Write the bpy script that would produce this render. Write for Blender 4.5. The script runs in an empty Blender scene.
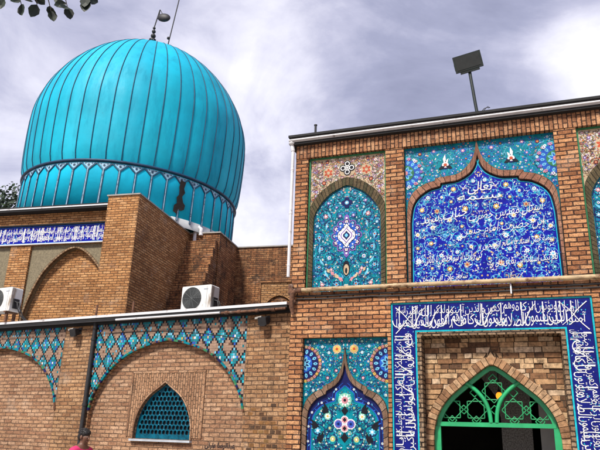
import bpy, math, random
from mathutils import Vector, Matrix
from mathutils.geometry import tessellate_polygon
random.seed(7)
sc = bpy.context.scene
col = sc.collection
PI = math.pi; R_ = math.radians

# ------------------------------------------------------------------ camera
F_PX, PITCH, ROLL, EYE = 635.0, .3290, .0339, 1.6
cam_d = bpy.data.cameras.new('camera'); cam = bpy.data.objects.new('camera', cam_d); col.objects.link(cam)
cam_d.sensor_fit = 'HORIZONTAL'; cam_d.sensor_width = 36.0; cam_d.lens = 36.0 * F_PX / 600.0
cam_d.clip_start = .05; cam_d.clip_end = 2000
fw = Vector((0, math.cos(PITCH), math.sin(PITCH))); r0 = Vector((1, 0, 0)); u0 = r0.cross(fw)
rr = math.cos(ROLL) * r0 + math.sin(ROLL) * u0; uu = -math.sin(ROLL) * r0 + math.cos(ROLL) * u0
cam.matrix_world = Matrix(((rr.x, uu.x, -fw.x, 0), (rr.y, uu.y, -fw.y, 0), (rr.z, uu.z, -fw.z, EYE), (0, 0, 0, 1)))
sc.camera = cam

# ------------------------------------------------------------------ world, sun, exposure
SUN_EL, SUN_AZ = 47, 212          # degrees; azimuth clockwise from +Y: behind the photographer, to the left
w = bpy.data.worlds.new('World'); sc.world = w; w.use_nodes = True
nt = w.node_tree; nd = nt.nodes; lk = nt.links
bg = nd['Background']; bg.inputs[1].default_value = .1
sky = nd.new('ShaderNodeTexSky'); sky.sky_type = 'NISHITA'; sky.sun_disc = False
sky.sun_elevation = R_(SUN_EL); sky.sun_rotation = R_(SUN_AZ); sky.air_density = 1.2; sky.dust_density = 2
tc = nd.new('ShaderNodeTexCoord')
mp = nd.new('ShaderNodeMapping'); mp.inputs['Scale'].default_value = (1.0, 1.0, 1.9); mp.inputs['Location'].default_value = (.3, .1, .0)
lk.new(tc.outputs['Generated'], mp.inputs[0])
def noise(scale, detail=6, rough=.55, dist=.3):
    n = nd.new('ShaderNodeTexNoise'); n.inputs['Scale'].default_value = scale; n.inputs['Detail'].default_value = detail
    n.inputs['Roughness'].default_value = rough; n.inputs['Distortion'].default_value = dist
    lk.new(mp.outputs[0], n.inputs['Vector']); return n
def wmath(op, a, b=None, c=None):
    n = nd.new('ShaderNodeMath'); n.operation = op
    for i, s in enumerate((a, b, c)):
        if s is None: continue
        if hasattr(s, 'is_linked'): lk.new(s, n.inputs[i])
        else: n.inputs[i].default_value = s
    return n.outputs[0]
def lobe(d, k, amp):               # a bright or dark bank of cloud in a given compass direction
    v = nd.new('ShaderNodeVectorMath'); v.operation = 'DOT_PRODUCT'
    nv = nd.new('ShaderNodeVectorMath'); nv.operation = 'NORMALIZE'; lk.new(tc.outputs['Generated'], nv.inputs[0])
    lk.new(nv.outputs[0], v.inputs[0]); v.inputs[1].default_value = Vector(d).normalized()
    a = wmath('SUBTRACT', v.outputs['Value'], 1.0); a = wmath('MULTIPLY', a, k); a = wmath('EXPONENT', a)
    return wmath('MULTIPLY', a, amp)
n1 = noise(2.6, 9, .60, .5); n2 = noise(6.5, 7, .55, .7)
dens = wmath('ADD', wmath('MULTIPLY', n1.outputs[0], .75), wmath('MULTIPLY', n2.outputs[0], .25))
for d, k, a in (((-0.120, 1, 0.666), 130, .20), ((0.531, 1, 0.664), 260, .36), ((-0.064, 1, 0.357), 160, .22), ((0.227, 1, 0.637), 60, -.13), ((-0.472, 1, 0.579), 60, -.02), ((0.475, 1, 0.766), 90, -.08), ((-0.518, 1, 0.518), 120, .10)):
    dens = wmath('ADD', dens, lobe(d, k, a))
cr = nd.new('ShaderNodeValToRGB'); lk.new(dens, cr.inputs[0])
e = cr.color_ramp.elements
e[0].position = .34; e[0].color = (.30, .31, .44, 1)
e[1].position = .74; e[1].color = (1.02, 1.01, 1.05, 1)
for p, c in ((.45, (.40, .41, .56, 1)), (.54, (.56, .56, .71, 1)), (.63, (.79, .78, .90, 1))):
    x = e.new(p); x.color = c
mul = nd.new('ShaderNodeMix'); mul.data_type = 'RGBA'; mul.blend_type = 'MULTIPLY'; mul.inputs[0].default_value = 1
lk.new(cr.outputs[0], mul.inputs[6]); mul.inputs[7].default_value = (4.75, 4.75, 4.85, 1)
mix = nd.new('ShaderNodeMix'); mix.data_type = 'RGBA'; mix.inputs[0].default_value = .93
lk.new(sky.outputs[0], mix.inputs[6]); lk.new(mul.outputs[2], mix.inputs[7])
lk.new(mix.outputs[2], bg.inputs[0])

sun_d = bpy.data.lights.new('sun', 'SUN'); sun = bpy.data.objects.new('sun', sun_d); col.objects.link(sun)
sun_d.energy = 2.1; sun_d.angle = R_(9); sun_d.color = (1, .94, .85)
sd = Vector((math.sin(R_(SUN_AZ)) * math.cos(R_(SUN_EL)), math.cos(R_(SUN_AZ)) * math.cos(R_(SUN_EL)), math.sin(R_(SUN_EL))))
sun.rotation_euler = (-sd).to_track_quat('-Z', 'Y').to_euler(); sun.location = (-6, -10, 20)
vs = sc.view_settings; vs.view_transform = 'Standard'; vs.look = 'None'; vs.exposure = 1.2; vs.gamma = 1; vs.use_curve_mapping = False

# ------------------------------------------------------------------ helpers: objects
def tag(o, label=None, cat=None, group=None, kind=None):
    for k, v in (('label', label), ('category', cat), ('group', group), ('kind', kind)):
        if v: o[k] = v
    return o
def thing(name, label, cat, loc=(0, 0, 0), yaw=0, group=None):
    o = bpy.data.objects.new(name, None); col.objects.link(o); o.empty_display_size = .2
    o.location = loc; o.rotation_euler = (0, 0, -yaw); return tag(o, label, cat, group)
def copy_tree(o, parent=None):
    c = o.copy(); col.objects.link(c)
    if parent: c.parent = parent
    for ch in list(o.children): copy_tree(ch, c)
    return c

class MB:
    """collects polygons; local frame: x along the wall, y into the wall, z up"""
    def __init__(s): s.v = []; s.f = []; s.m = []; s.uv = []; s.sm = []
    def face(s, pts, m=0, uv=None, sm=False):
        i = len(s.v); s.v += [tuple(p) for p in pts]; s.f.append(tuple(range(i, i + len(pts)))); s.m.append(m); s.uv.append(uv); s.sm.append(sm)
    def box(s, x0, x1, y0, y1, z0, z1, m=0):
        a, b, c, d = (x0, y0, z0), (x1, y0, z0), (x1, y1, z0), (x0, y1, z0)
        A, B, C, D = (x0, y0, z1), (x1, y0, z1), (x1, y1, z1), (x0, y1, z1)
        for q in ((a, b, B, A), (b, c, C, B), (c, d, D, C), (d, a, A, D), (A, B, C, D), (d, c, b, a)): s.face(q, m)
    def obox(s, c, ax, ay, az, m=0):   # oriented box: centre and half-axis vectors
        c, ax, ay, az = map(Vector, (c, ax, ay, az))
        P = lambda i, j, k: c + ax * i + ay * j + az * k
        for q in (((-1,-1,-1),(1,-1,-1),(1,-1,1),(-1,-1,1)), ((1,-1,-1),(1,1,-1),(1,1,1),(1,-1,1)), ((1,1,-1),(-1,1,-1),(-1,1,1),(1,1,1)),
                  ((-1,1,-1),(-1,-1,-1),(-1,-1,1),(-1,1,1)), ((-1,-1,1),(1,-1,1),(1,1,1),(-1,1,1)), ((-1,1,-1),(1,1,-1),(1,-1,-1),(-1,-1,-1))):
            s.face([P(*t) for t in q], m)
    def prism(s, loops, y0, y1, m=0, ms=None, back=False):
        """flat plate from closed (x,z) loops (first outer, rest holes), front at y0, back at y1"""
        ms = m if ms is None else ms
        flat = [p for l in loops for p in l]
        for t in tessellate_polygon([[Vector((p[0], p[1], 0)) for p in l] for l in loops]):
            P = [flat[i] for i in t]
            a = (P[1][0]-P[0][0])*(P[2][1]-P[0][1]) - (P[1][1]-P[0][1])*(P[2][0]-P[0][0])
            if abs(a) < 1e-10: continue
            if a < 0: P.reverse()
            s.face([(p[0], y0, p[1]) for p in P], m)
            if back: s.face([(p[0], y1, p[1]) for p in reversed(P)], m)
        if abs(y1 - y0) < 1e-6: return
        for k, l in enumerate(loops):
            A = sum(l[i][0]*l[(i+1) % len(l)][1] - l[(i+1) % len(l)][0]*l[i][1] for i in range(len(l)))
            ccw = A > 0
            if k: ccw = not ccw
            d = 0
            for i in range(len(l)):
                p, q = l[i], l[(i + 1) % len(l)]; L = math.dist(p, q)
                u = [(y0, d), (y1, d), (y1, d + L), (y0, d + L)]
                fa = [(p[0], y0, p[1]), (p[0], y1, p[1]), (q[0], y1, q[1]), (q[0], y0, q[1])]
                if not ccw: fa.reverse(); u.reverse()
                s.face(fa, ms, u); d += L
    def plate(s, loop, y, m=0): s.prism([loop], y, y, m)
    def tube(s, pts, r, m=0, n=8, caps=True, sm=True):
        pts = [Vector(p) for p in pts]; rs = r if isinstance(r, (list, tuple)) else [r] * len(pts)
        T = [(pts[min(i+1, len(pts)-1)] - pts[max(i-1, 0)]).normalized() for i in range(len(pts))]
        a = Vector((0, 0, 1)) if abs(T[0].z) < .9 else Vector((1, 0, 0)); N = (a - T[0]*a.dot(T[0])).normalized()
        rings = []
        for i, p in enumerate(pts):
            N = (N - T[i]*N.dot(T[i])).normalized(); B = T[i].cross(N)
            rings.append([p + (N*math.cos(2*PI*k/n) + B*math.sin(2*PI*k/n))*rs[i] for k in range(n)])
        i0 = len(s.v); s.v += [tuple(q) for g in rings for q in g]
        for i in range(len(pts)-1):
            for k in range(n):
                k2 = (k+1) % n
                s.f.append((i0+i*n+k, i0+i*n+k2, i0+(i+1)*n+k2, i0+(i+1)*n+k)); s.m.append(m); s.uv.append(None); s.sm.append(sm)
        if caps: s.face(list(reversed(rings[0])), m); s.face(rings[-1], m)
    def ball(s, c, r, m=0, n=10, k=6):
        rx, ry, rz = r if isinstance(r, (list, tuple)) else (r, r, r)
        i0 = len(s.v)
        for i in range(k+1):
            t = PI*i/k
            for j in range(n):
                a = 2*PI*j/n; s.v.append((c[0]+rx*math.sin(t)*math.cos(a), c[1]+ry*math.sin(t)*math.sin(a), c[2]+rz*math.cos(t)))
        for i in range(k):
            for j in range(n):
                j2 = (j+1) % n; s.f.append((i0+i*n+j, i0+(i+1)*n+j, i0+(i+1)*n+j2, i0+i*n+j2)); s.m.append(m); s.uv.append(None); s.sm.append(True)
    def lathe(s, prof, n, cx=0, cy=0, m=0, sm=True):
        i0 = len(s.v)
        for z, r in prof:
            for j in range(n):
                a = 2*PI*j/n; s.v.append((cx+r*math.cos(a), cy+r*math.sin(a), z))
        for i in range(len(prof)-1):
            for j in range(n):
                j2 = (j+1) % n; s.f.append((i0+i*n+j, i0+i*n+j2, i0+(i+1)*n+j2, i0+(i+1)*n+j)); s.m.append(m); s.uv.append(None); s.sm.append(sm)
    def band(s, a, b, y0, y1, m=0, ms=None, uvscale=1):
        """strip between two (x,z) paths with equal point counts, front at y0, its two long edges going back to y1"""
        ms = m if ms is None else ms; d = 0
        for i in range(len(a)-1):
            L = math.dist(a[i], a[i+1]); W = math.dist(a[i], b[i])
            q = [a[i], a[i+1], b[i+1], b[i]]; u = [(d, 0), (d+L, 0), (d+L, W), (d, W)]
            ar = sum(q[k][0]*q[(k+1) % 4][1] - q[(k+1) % 4][0]*q[k][1] for k in range(4))
            if ar < 0: q.reverse(); u.reverse()
            s.face([(p[0], y0, p[1]) for p in q], m, u)
            for pth in (a, b):
                p, r2 = pth[i], pth[i+1]
                s.face([(p[0], y0, p[1]), (p[0], y1, p[1]), (r2[0], y1, r2[1]), (r2[0], y0, r2[1])], ms, [(d, 0), (d, y1-y0), (d+L, y1-y0), (d+L, 0)])
            d += L
    def build(s, name, mats, parent=None, label=None, kind=None):
        me = bpy.data.meshes.new(name); me.from_pydata(s.v, [], s.f)
        mats = mats if isinstance(mats, (list, tuple)) else [mats]
        for mm in mats: me.materials.append(mm)
        me.polygons.foreach_set('material_index', s.m); me.polygons.foreach_set('use_smooth', s.sm)
        uvl = me.uv_layers.new(name='UVMap').data
        for p in me.polygons:
            u = s.uv[p.index]
            if u:
                for li, t in zip(p.loop_indices, u): uvl[li].uv = t
            else:
                n = p.normal; ax = max(range(3), key=lambda k: abs(n[k]))
                for li in p.loop_indices:
                    c = me.vertices[me.loops[li].vertex_index].co
                    uvl[li].uv = (c.y + 40, c.z) if ax == 0 else (c.x, c.z) if ax == 1 else (c.x, c.y)
        me.update()
        o = bpy.data.objects.new(name, me); col.objects.link(o)
        if parent: o.parent = parent
        tag(o, label, None, None, kind); return o

# ------------------------------------------------------------------ helpers: 2-D paths
def resample(p, n):
    d = [0]
    for i in range(len(p)-1): d.append(d[-1] + math.dist(p[i], p[i+1]))
    o = []; k = 0
    for i in range(n):
        t = d[-1]*i/(n-1)
        while k < len(p)-2 and d[k+1] < t: k += 1
        f = (t-d[k])/max(1e-9, d[k+1]-d[k]); o.append((p[k][0]+(p[k+1][0]-p[k][0])*f, p[k][1]+(p[k+1][1]-p[k][1])*f))
    return o
def smooth(p, n=5):     # Catmull-Rom through the points
    o = []
    for i in range(len(p)-1):
        a = p[max(i-1, 0)]; b = p[i]; c = p[i+1]; d = p[min(i+2, len(p)-1)]
        for k in range(n):
            t = k/n
            o.append(tuple(.5*(2*b[j]+(c[j]-a[j])*t+(2*a[j]-5*b[j]+4*c[j]-d[j])*t*t+(3*b[j]-a[j]-3*c[j]+d[j])*t**3) for j in (0, 1)))
    o.append(p[-1]); return o
def sym(prof, cx):      # half profile (dx, z) from the apex down -> full path, left foot to right foot
    return [(cx-x, z) for x, z in reversed(prof)] + [(cx+x, z) for x, z in prof[1:]]
def offset(p, d):       # shift an open path sideways (to its left for d > 0)
    o = []
    for i in range(len(p)):
        a = p[max(i-1, 0)]; b = p[min(i+1, len(p)-1)]; L = math.dist(a, b) or 1
        o.append((p[i][0]-(b[1]-a[1])/L*d, p[i][1]+(b[0]-a[0])/L*d))
    return o
def inside(p, poly):
    c = False; j = len(poly)-1
    for i in range(len(poly)):
        a, b = poly[i], poly[j]
        if (a[1] > p[1]) != (b[1] > p[1]) and p[0] < (b[0]-a[0])*(p[1]-a[1])/(b[1]-a[1])+a[0]: c = not c
        j = i
    return c
def edge_dist(p, poly):
    m = 9
    for i in range(len(poly)):
        a, b = poly[i], poly[(i+1) % len(poly)]; dx, dz = b[0]-a[0], b[1]-a[1]; L = dx*dx+dz*dz
        t = 0 if L == 0 else max(0, min(1, ((p[0]-a[0])*dx+(p[1]-a[1])*dz)/L))
        m = min(m, math.hypot(p[0]-a[0]-t*dx, p[1]-a[1]-t*dz))
    return m

# ------------------------------------------------------------------ materials
def newmat(name):
    m = bpy.data.materials.new(name); m.use_nodes = True; t = m.node_tree
    return m, t, t.nodes, t.links, t.nodes['Principled BSDF']
def ramp(N, els):
    r = N.new('ShaderNodeValToRGB'); e = r.color_ramp.elements
    e[0].position, e[0].color = els[0][0], (*els[0][1], 1); e[1].position, e[1].color = els[-1][0], (*els[-1][1], 1)
    for p, c in els[1:-1]:
        x = e.new(p); x.color = (*c, 1)
    return r
def mixn(N, L, blend, fac, a, b):
    m = N.new('ShaderNodeMix'); m.data_type = 'RGBA'; m.blend_type = blend
    for i, s in ((0, fac), (6, a), (7, b)):
        if hasattr(s, 'is_linked'): L.new(s, m.inputs[i])
        elif isinstance(s, (tuple, list)): m.inputs[i].default_value = (*s, 1)
        else: m.inputs[i].default_value = s
    return m.outputs[2]
def nz(N, L, vec, scale, detail=4, rough=.5, mapscale=None):
    n = N.new('ShaderNodeTexNoise'); n.inputs['Scale'].default_value = scale; n.inputs['Detail'].default_value = detail; n.inputs['Roughness'].default_value = rough
    if mapscale:
        mm = N.new('ShaderNodeMapping'); mm.inputs['Scale'].default_value = mapscale; L.new(vec, mm.inputs[0]); vec = mm.outputs[0]
    L.new(vec, n.inputs['Vector']); return n
def simple(name, c, rough=.5, var=.25, scale=6, bump=0, metal=0, spec=.5, coat=0, dirt=None, stretch=None):
    m, t, N, L, B = newmat(name); tcn = N.new('ShaderNodeTexCoord'); v = tcn.outputs['Object']
    n = nz(N, L, v, scale, 5, .6, stretch)
    r = ramp(N, [(.3, tuple(x*(1-var) for x in c)), (.7, tuple(min(1, x*(1+var)) for x in c))]); L.new(n.outputs[0], r.inputs[0]); o = r.outputs[0]
    if dirt:
        n2 = nz(N, L, v, dirt[1], 6, .65, dirt[3] if len(dirt) > 3 else None); r2 = ramp(N, [(dirt[2], (0, 0, 0)), (dirt[2]+.12, (1, 1, 1))]); L.new(n2.outputs[0], r2.inputs[0])
        o = mixn(N, L, 'MIX', r2.outputs[0], o, dirt[0])
    L.new(o, B.inputs['Base Color']); B.inputs['Roughness'].default_value = rough; B.inputs['Metallic'].default_value = metal
    B.inputs['Specular IOR Level'].default_value = spec; B.inputs['Coat Weight'].default_value = coat; B.inputs['Coat Roughness'].default_value = .12
    if bump:
        b = N.new('ShaderNodeBump'); b.inputs['Strength'].default_value = bump; b.inputs['Distance'].default_value = .01
        n3 = nz(N, L, v, scale*6, 4, .6); L.new(n3.outputs[0], b.inputs['Height']); L.new(b.outputs[0], B.inputs['Normal'])
    return m
def brick(name, cols, mortar, bw=.205, bh=.068, mo=.011, rot=False, bump=.9, soot=(.03, .022, .018), soot_at=.66, wob=.012, herring=False, drip=.62, gain=1.28, even=.66):
    av_ = [sum(c[k] for c in cols)/len(cols) for k in range(3)]      # fired in one kiln: keep the bricks close in tone
    cols = [tuple(min(.72, (av_[k]+(c[k]-av_[k])*even)*gain) for k in range(3)) for c in cols]
    m, t, N, L, B = newmat(name); tcn = N.new('ShaderNodeTexCoord'); uv = tcn.outputs['UV']
    if rot:
        mm = N.new('ShaderNodeMapping'); mm.inputs['Rotation'].default_value = (0, 0, PI/2); L.new(uv, mm.inputs[0]); uvr = mm.outputs[0]
    else: uvr = uv
    wn = nz(N, L, uvr, 13, 4, .65); sub = N.new('ShaderNodeVectorMath'); sub.operation = 'SUBTRACT'; L.new(wn.outputs['Color'], sub.inputs[0]); sub.inputs[1].default_value = (.5, .5, .5)
    scl = N.new('ShaderNodeVectorMath'); scl.operation = 'SCALE'; L.new(sub.outputs[0], scl.inputs[0]); scl.inputs['Scale'].default_value = wob*2
    add = N.new('ShaderNodeVectorMath'); add.operation = 'ADD'; L.new(uvr, add.inputs[0]); L.new(scl.outputs[0], add.inputs[1])
    bt = N.new('ShaderNodeTexBrick'); L.new(add.outputs[0], bt.inputs['Vector'])
    for k, vv in (('Scale', 1), ('Mortar Size', mo), ('Mortar Smooth', .25), ('Bias', 0), ('Brick Width', bw), ('Row Height', bh)): bt.inputs[k].default_value = vv
    bt.inputs['Color1'].default_value = (0, 0, 0, 1); bt.inputs['Color2'].default_value = (1, 1, 1, 1); bt.inputs['Mortar'].default_value = (.5, .5, .5, 1)
    k = len(cols)-1; r = ramp(N, [(.08+.84*i/k, c) for i, c in enumerate(cols)]); L.new(bt.outputs['Color'], r.inputs[0])
    fine = nz(N, L, uv, 42, 6, .75); fr = ramp(N, [(.30, (.42, .39, .37)), (.5, (1, 1, 1)), (.70, (1.55, 1.50, 1.42))]); L.new(fine.outputs[0], fr.inputs[0])
    c0 = mixn(N, L, 'MULTIPLY', 1.0, r.outputs[0], fr.outputs[0])
    mid = nz(N, L, uv, 11, 5, .7, (1, 1.8, 1)); mr = ramp(N, [(.36, (.55, .50, .48)), (.6, (1.15, 1.13, 1.1))]); L.new(mid.outputs[0], mr.inputs[0])
    c1 = mixn(N, L, 'MULTIPLY', .8, c0, mr.outputs[0])
    jn = nz(N, L, uv, 6, 5, .7); jr = ramp(N, [(.35, tuple(x*.45 for x in mortar)), (.7, tuple(min(1, x*1.9) for x in mortar))]); L.new(jn.outputs[0], jr.inputs[0])  # mortar colour darkened so the joints carry painted shadow
    c2 = mixn(N, L, 'MIX', bt.outputs['Fac'], c1, jr.outputs[0])
    big = nz(N, L, uv, .9, 5, .6); br = ramp(N, [(.3, (.72, .70, .70)), (.7, (1.18, 1.16, 1.12))]); L.new(big.outputs[0], br.inputs[0])
    c3 = mixn(N, L, 'MULTIPLY', 1.0, c2, br.outputs[0])
    sn = nz(N, L, uv, 2.3, 8, .68); sr = ramp(N, [(soot_at, (0, 0, 0)), (soot_at+.10, (.8, .8, .8))]); L.new(sn.outputs[0], sr.inputs[0])
    c4 = mixn(N, L, 'MIX', sr.outputs[0], c3, soot)
    dn = nz(N, L, uv, 3.0, 5, .6, (2.2, .22, 1)); dr = ramp(N, [(drip, (0, 0, 0)), (drip+.12, (.45, .45, .45))]); L.new(dn.outputs[0], dr.inputs[0])
    c5 = mixn(N, L, 'MIX', dr.outputs[0], c4, soot)
    en = nz(N, L, uv, 1.7, 8, .72); er = ramp(N, [(.56, (0, 0, 0)), (.72, (.42, .42, .42))]); L.new(en.outputs[0], er.inputs[0])
    c5 = mixn(N, L, 'MIX', er.outputs[0], c5, (.52, .42, .33))
    L.new(c5, B.inputs['Base Color']); B.inputs['Roughness'].default_value = .9; B.inputs['Specular IOR Level'].default_value = .25
    h1 = N.new('ShaderNodeMath'); h1.operation = 'MULTIPLY_ADD'; L.new(bt.outputs['Fac'], h1.inputs[0]); h1.inputs[1].default_value = -1.0
    h2 = N.new('ShaderNodeMath'); h2.operation = 'MULTIPLY'; L.new(fine.outputs[0], h2.inputs[0]); h2.inputs[1].default_value = .7
    h3 = N.new('ShaderNodeMath'); h3.operation = 'MULTIPLY_ADD'; L.new(bt.outputs['Color'], h3.inputs[0]); h3.inputs[1].default_value = .35; L.new(h2.outputs[0], h3.inputs[2])
    L.new(h3.outputs[0], h1.inputs[2])
    b = N.new('ShaderNodeBump'); b.inputs['Strength'].default_value = bump; b.inputs['Distance'].default_value = .02
    L.new(h1.outputs[0], b.inputs['Height']); L.new(b.outputs[0], B.inputs['Normal'])
    return m
def glaze(name, c, var=.28, rough=.28, scale=9):
    """glazed tile: uneven colour, fine joints of square tiles, a gloss that wavers"""
    m, t, N, L, B = newmat(name); tcn = N.new('ShaderNodeTexCoord'); v = tcn.outputs['Object']
    n = nz(N, L, v, scale, 5, .65); r = ramp(N, [(.3, tuple(x*(1-var) for x in c)), (.7, tuple(min(1, x*(1+var)) for x in c))]); L.new(n.outputs[0], r.inputs[0])
    g = nz(N, L, v, 55, 3, .6); gr = ramp(N, [(.28, (.62, .6, .6)), (.55, (1, 1, 1))]); L.new(g.outputs[0], gr.inputs[0])
    L.new(mixn(N, L, 'MULTIPLY', .8, r.outputs[0], gr.outputs[0]), B.inputs['Base Color']); B.inputs['Roughness'].default_value = rough; B.inputs['Specular IOR Level'].default_value = .22
    b = N.new('ShaderNodeBump'); b.inputs['Strength'].default_value = .25; b.inputs['Distance'].default_value = .004
    bn = nz(N, L, v, 14, 3, .5); L.new(bn.outputs[0], b.inputs['Height']); L.new(b.outputs[0], B.inputs['Normal'])
    return m

BK = dict(
 red=brick('brick_red_brown', [(.17, .065, .03), (.33, .145, .065), (.45, .225, .105), (.55, .325, .17), (.38, .17, .078)], (.055, .028, .02), mo=.0095, soot_at=.70),
 soldier=brick('brick_on_end', [(.17, .075, .04), (.30, .14, .07), (.40, .215, .115), (.48, .29, .165), (.34, .165, .085)], (.06, .032, .022), bw=.225, bh=.066, mo=.009, rot=True),
 buff=brick('brick_buff', [(.27, .135, .066), (.38, .215, .107), (.46, .28, .148), (.54, .36, .215), (.38, .225, .117)], (.14, .085, .052), mo=.009, soot_at=.66, drip=.57, gain=1.06),
 recess=brick('brick_buff_bay', [(.28, .145, .085), (.39, .225, .13), (.47, .295, .18), (.55, .375, .25), (.39, .23, .13)], (.16, .10, .066), mo=.009, soot_at=.70, gain=1.08),  # slightly paler buff brick for the recessed bays
 ochre=brick('brick_ochre', [(.27, .12, .045), (.41, .205, .08), (.50, .27, .115), (.58, .35, .17), (.38, .185, .072)], (.14, .075, .038), bh=.064, mo=.009, soot_at=.68),
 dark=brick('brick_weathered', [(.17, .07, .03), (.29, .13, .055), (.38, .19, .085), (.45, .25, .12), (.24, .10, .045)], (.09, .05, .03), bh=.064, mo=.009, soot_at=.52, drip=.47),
 rough=brick('brick_rough_old', [(0.207, 0.104, 0.046), (0.439, 0.256, 0.128), (0.561, 0.354, 0.195), (0.620, 0.439, 0.268), (0.293, 0.146, 0.067)], (.018, .012, .008), bw=.26, bh=.098, mo=.016, bump=1.0, wob=.022, soot_at=.58),
 patch=brick('brick_stained_patch', [(0.098, 0.043, 0.015), (0.268, 0.146, 0.049), (0.415, 0.244, 0.098), (0.146, 0.061, 0.024)], (.03, .018, .01), soot_at=.50, drip=.5, bump=1),
 jamb=brick('brick_jamb', [(0.159, 0.104, 0.061), (0.256, 0.183, 0.116), (0.342, 0.256, 0.171), (0.220, 0.146, 0.091)], (.05, .035, .025), bw=.13, bh=.066),
)
T = dict(
 cobalt=glaze('tile_cobalt', (.003, .006, .31)), navy=glaze('tile_navy', (.010, .014, .10)), turq=glaze('tile_turquoise', (.0, .235, .30)),
 teal=glaze('tile_teal', (.0, .20, .25)), white=glaze('tile_white', (.80, .81, .80), .1), sky=glaze('tile_sky_blue', (.16, .52, .72)),
 blue=glaze('tile_mid_blue', (.02, .10, .50)), yellow=glaze('tile_yellow', (.70, .48, .10)), cream=glaze('tile_cream', (.55, .42, .27)),
 pink=glaze('tile_pink', (.62, .26, .30)), red=glaze('tile_red', (.50, .09, .04)), green=glaze('tile_green', (.04, .20, .09)),
 black=glaze('tile_black', (.012, .013, .02)), violet=glaze('tile_violet', (.20, .12, .42)), brown=glaze('tile_brown', (.16, .08, .05)), mint=glaze('tile_mint', (.20, .55, .40)),
 cyan=glaze('tile_cyan', (.01, .46, .56)),
)
TK = list(T); TM = [T[k] for k in TK]; TI = {k: i for i, k in enumerate(TK)}
M = dict(
 white_metal=simple('white_painted_metal', (.70, .70, .72), .4, .12, 5, .1, dirt=((.14, .10, .08), 6, .60)),
 tar=simple('black_tar', (.012, .012, .013), .8, .3, 8, .5),
 black=simple('black_iron', (.018, .018, .02), .55, .3, 9, .2),
 lamp=simple('dark_green_black_paint', (.014, .022, .020), .5, .3, 6, .1),
 gas=simple('cream_painted_pipe', (.47, .34, .19), .6, .25, 7, .2, dirt=((.14, .055, .022), 6, .52)),
 rust=simple('rusty_iron', (.15, .07, .04), .9, .7, 16, 1.0, dirt=((.30, .24, .2), 9, .58)),
 green=simple('green_gloss_paint', (.02, .37, .135), .35, .2, 5, .05, coat=.3),
 green_thin=simple('green_paint_grille', (.02, .27, .10), .4, .25, 8),
 concrete=simple('concrete', (.36, .34, .31), .9, .2, 4, .3), paving=simple('paving_stone', (.34, .31, .27), .9, .2, 1.2, .3),
 ac=simple('white_ac_enamel', (.78, .78, .75), .4, .06, 4, dirt=((.34, .28, .22), 5, .56, (1, 1, .3))), acgrey=simple('grey_fan_grille', (.13, .14, .14), .5, .2, 8),
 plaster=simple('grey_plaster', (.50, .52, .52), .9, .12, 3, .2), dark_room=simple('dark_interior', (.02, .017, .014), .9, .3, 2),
 leaf=simple('leaf_dark', (.010, .020, .010), .6, .6, 9), bark=simple('bark', (.07, .05, .035), .9, .4, 9, .5),
 olive=simple('olive_tile_infill', (.20, .165, .10), .75, .35, 26, .3), mirror=simple('mirror_mosaic', (.5, .5, .5), .25, .7, 45, .8, metal=.7),
)

# ------------------------------------------------------------------ Persian and Arabic lettering (joined letter forms, right to left)
FORMS = {}
def _add(chars, start, n):
    for c in chars: FORMS[c] = [start+i for i in range(n)]; start += n
_add('ء', 0xFE80, 1); _add('آ', 0xFE81, 2); _add('أ', 0xFE83, 2); _add('ؤ', 0xFE85, 2); _add('إ', 0xFE87, 2); _add('ئ', 0xFE89, 4); _add('ا', 0xFE8D, 2)
_add('ب', 0xFE8F, 4); _add('ة', 0xFE93, 2); _add('تثجحخ', 0xFE95, 4); _add('دذرز', 0xFEA9, 2); _add('سشصضطظعغفقكلمنه', 0xFEB1, 4)
_add('و', 0xFEED, 2); _add('ى', 0xFEEF, 2); _add('ي', 0xFEF1, 4); _add('پ', 0xFB56, 4); _add('چ', 0xFB7A, 4); _add('ک', 0xFB8E, 4); _add('گ', 0xFB92, 4); _add('ی', 0xFBFC, 4)
FORMS['\uFEFB'] = [0xFEFB, 0xFEFC]
def shape(s):
    s = s.replace('لا', '\uFEFB'); out = []
    for i, c in enumerate(s):
        if c not in FORMS: out.append(c); continue
        f = FORMS[c]; p = i > 0 and len(FORMS.get(s[i-1], [])) == 4; n = i+1 < len(s) and len(f) == 4 and len(FORMS.get(s[i+1], [])) > 1
        k = (3 if n else 1) if p and len(f) > 1 else (2 if n else 0); out.append(chr(f[k]))
    return ''.join(reversed(out))
_cache = {}
def lettering(s, bold=.0):
    """flat outlines of a line of writing: list of (island, [(x, z)...]); width and ink box in units of the font size"""
    if (s, bold) in _cache: return _cache[(s, bold)]
    cu = bpy.data.curves.new('lettering', 'FONT'); cu.body = shape(s) if not s.isdigit() else s; cu.resolution_u = 3; cu.offset = bold
    o = bpy.data.objects.new('lettering', cu); col.objects.link(o)
    me = bpy.data.meshes.new_from_object(o.evaluated_get(bpy.context.evaluated_depsgraph_get()))
    par = list(range(len(me.vertices)))
    def find(a):
        while par[a] != a: par[a] = par[par[a]]; a = par[a]
        return a
    for ed in me.edges:
        a, b = find(ed.vertices[0]), find(ed.vertices[1]); par[a] = b
    ids = {}; out = []
    for p in me.polygons:
        k = ids.setdefault(find(p.vertices[0]), len(ids))
        q = [(me.vertices[i].co.x, me.vertices[i].co.y) for i in p.vertices]
        out.append((k, q))
    xs = [v.co.x for v in me.vertices]; ys = [v.co.y for v in me.vertices]
    box = (min(xs), max(xs), min(ys), max(ys))
    bpy.data.objects.remove(o); bpy.data.curves.remove(cu); bpy.data.meshes.remove(me)
    _cache[(s, bold)] = (out, box); return out, box

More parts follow.
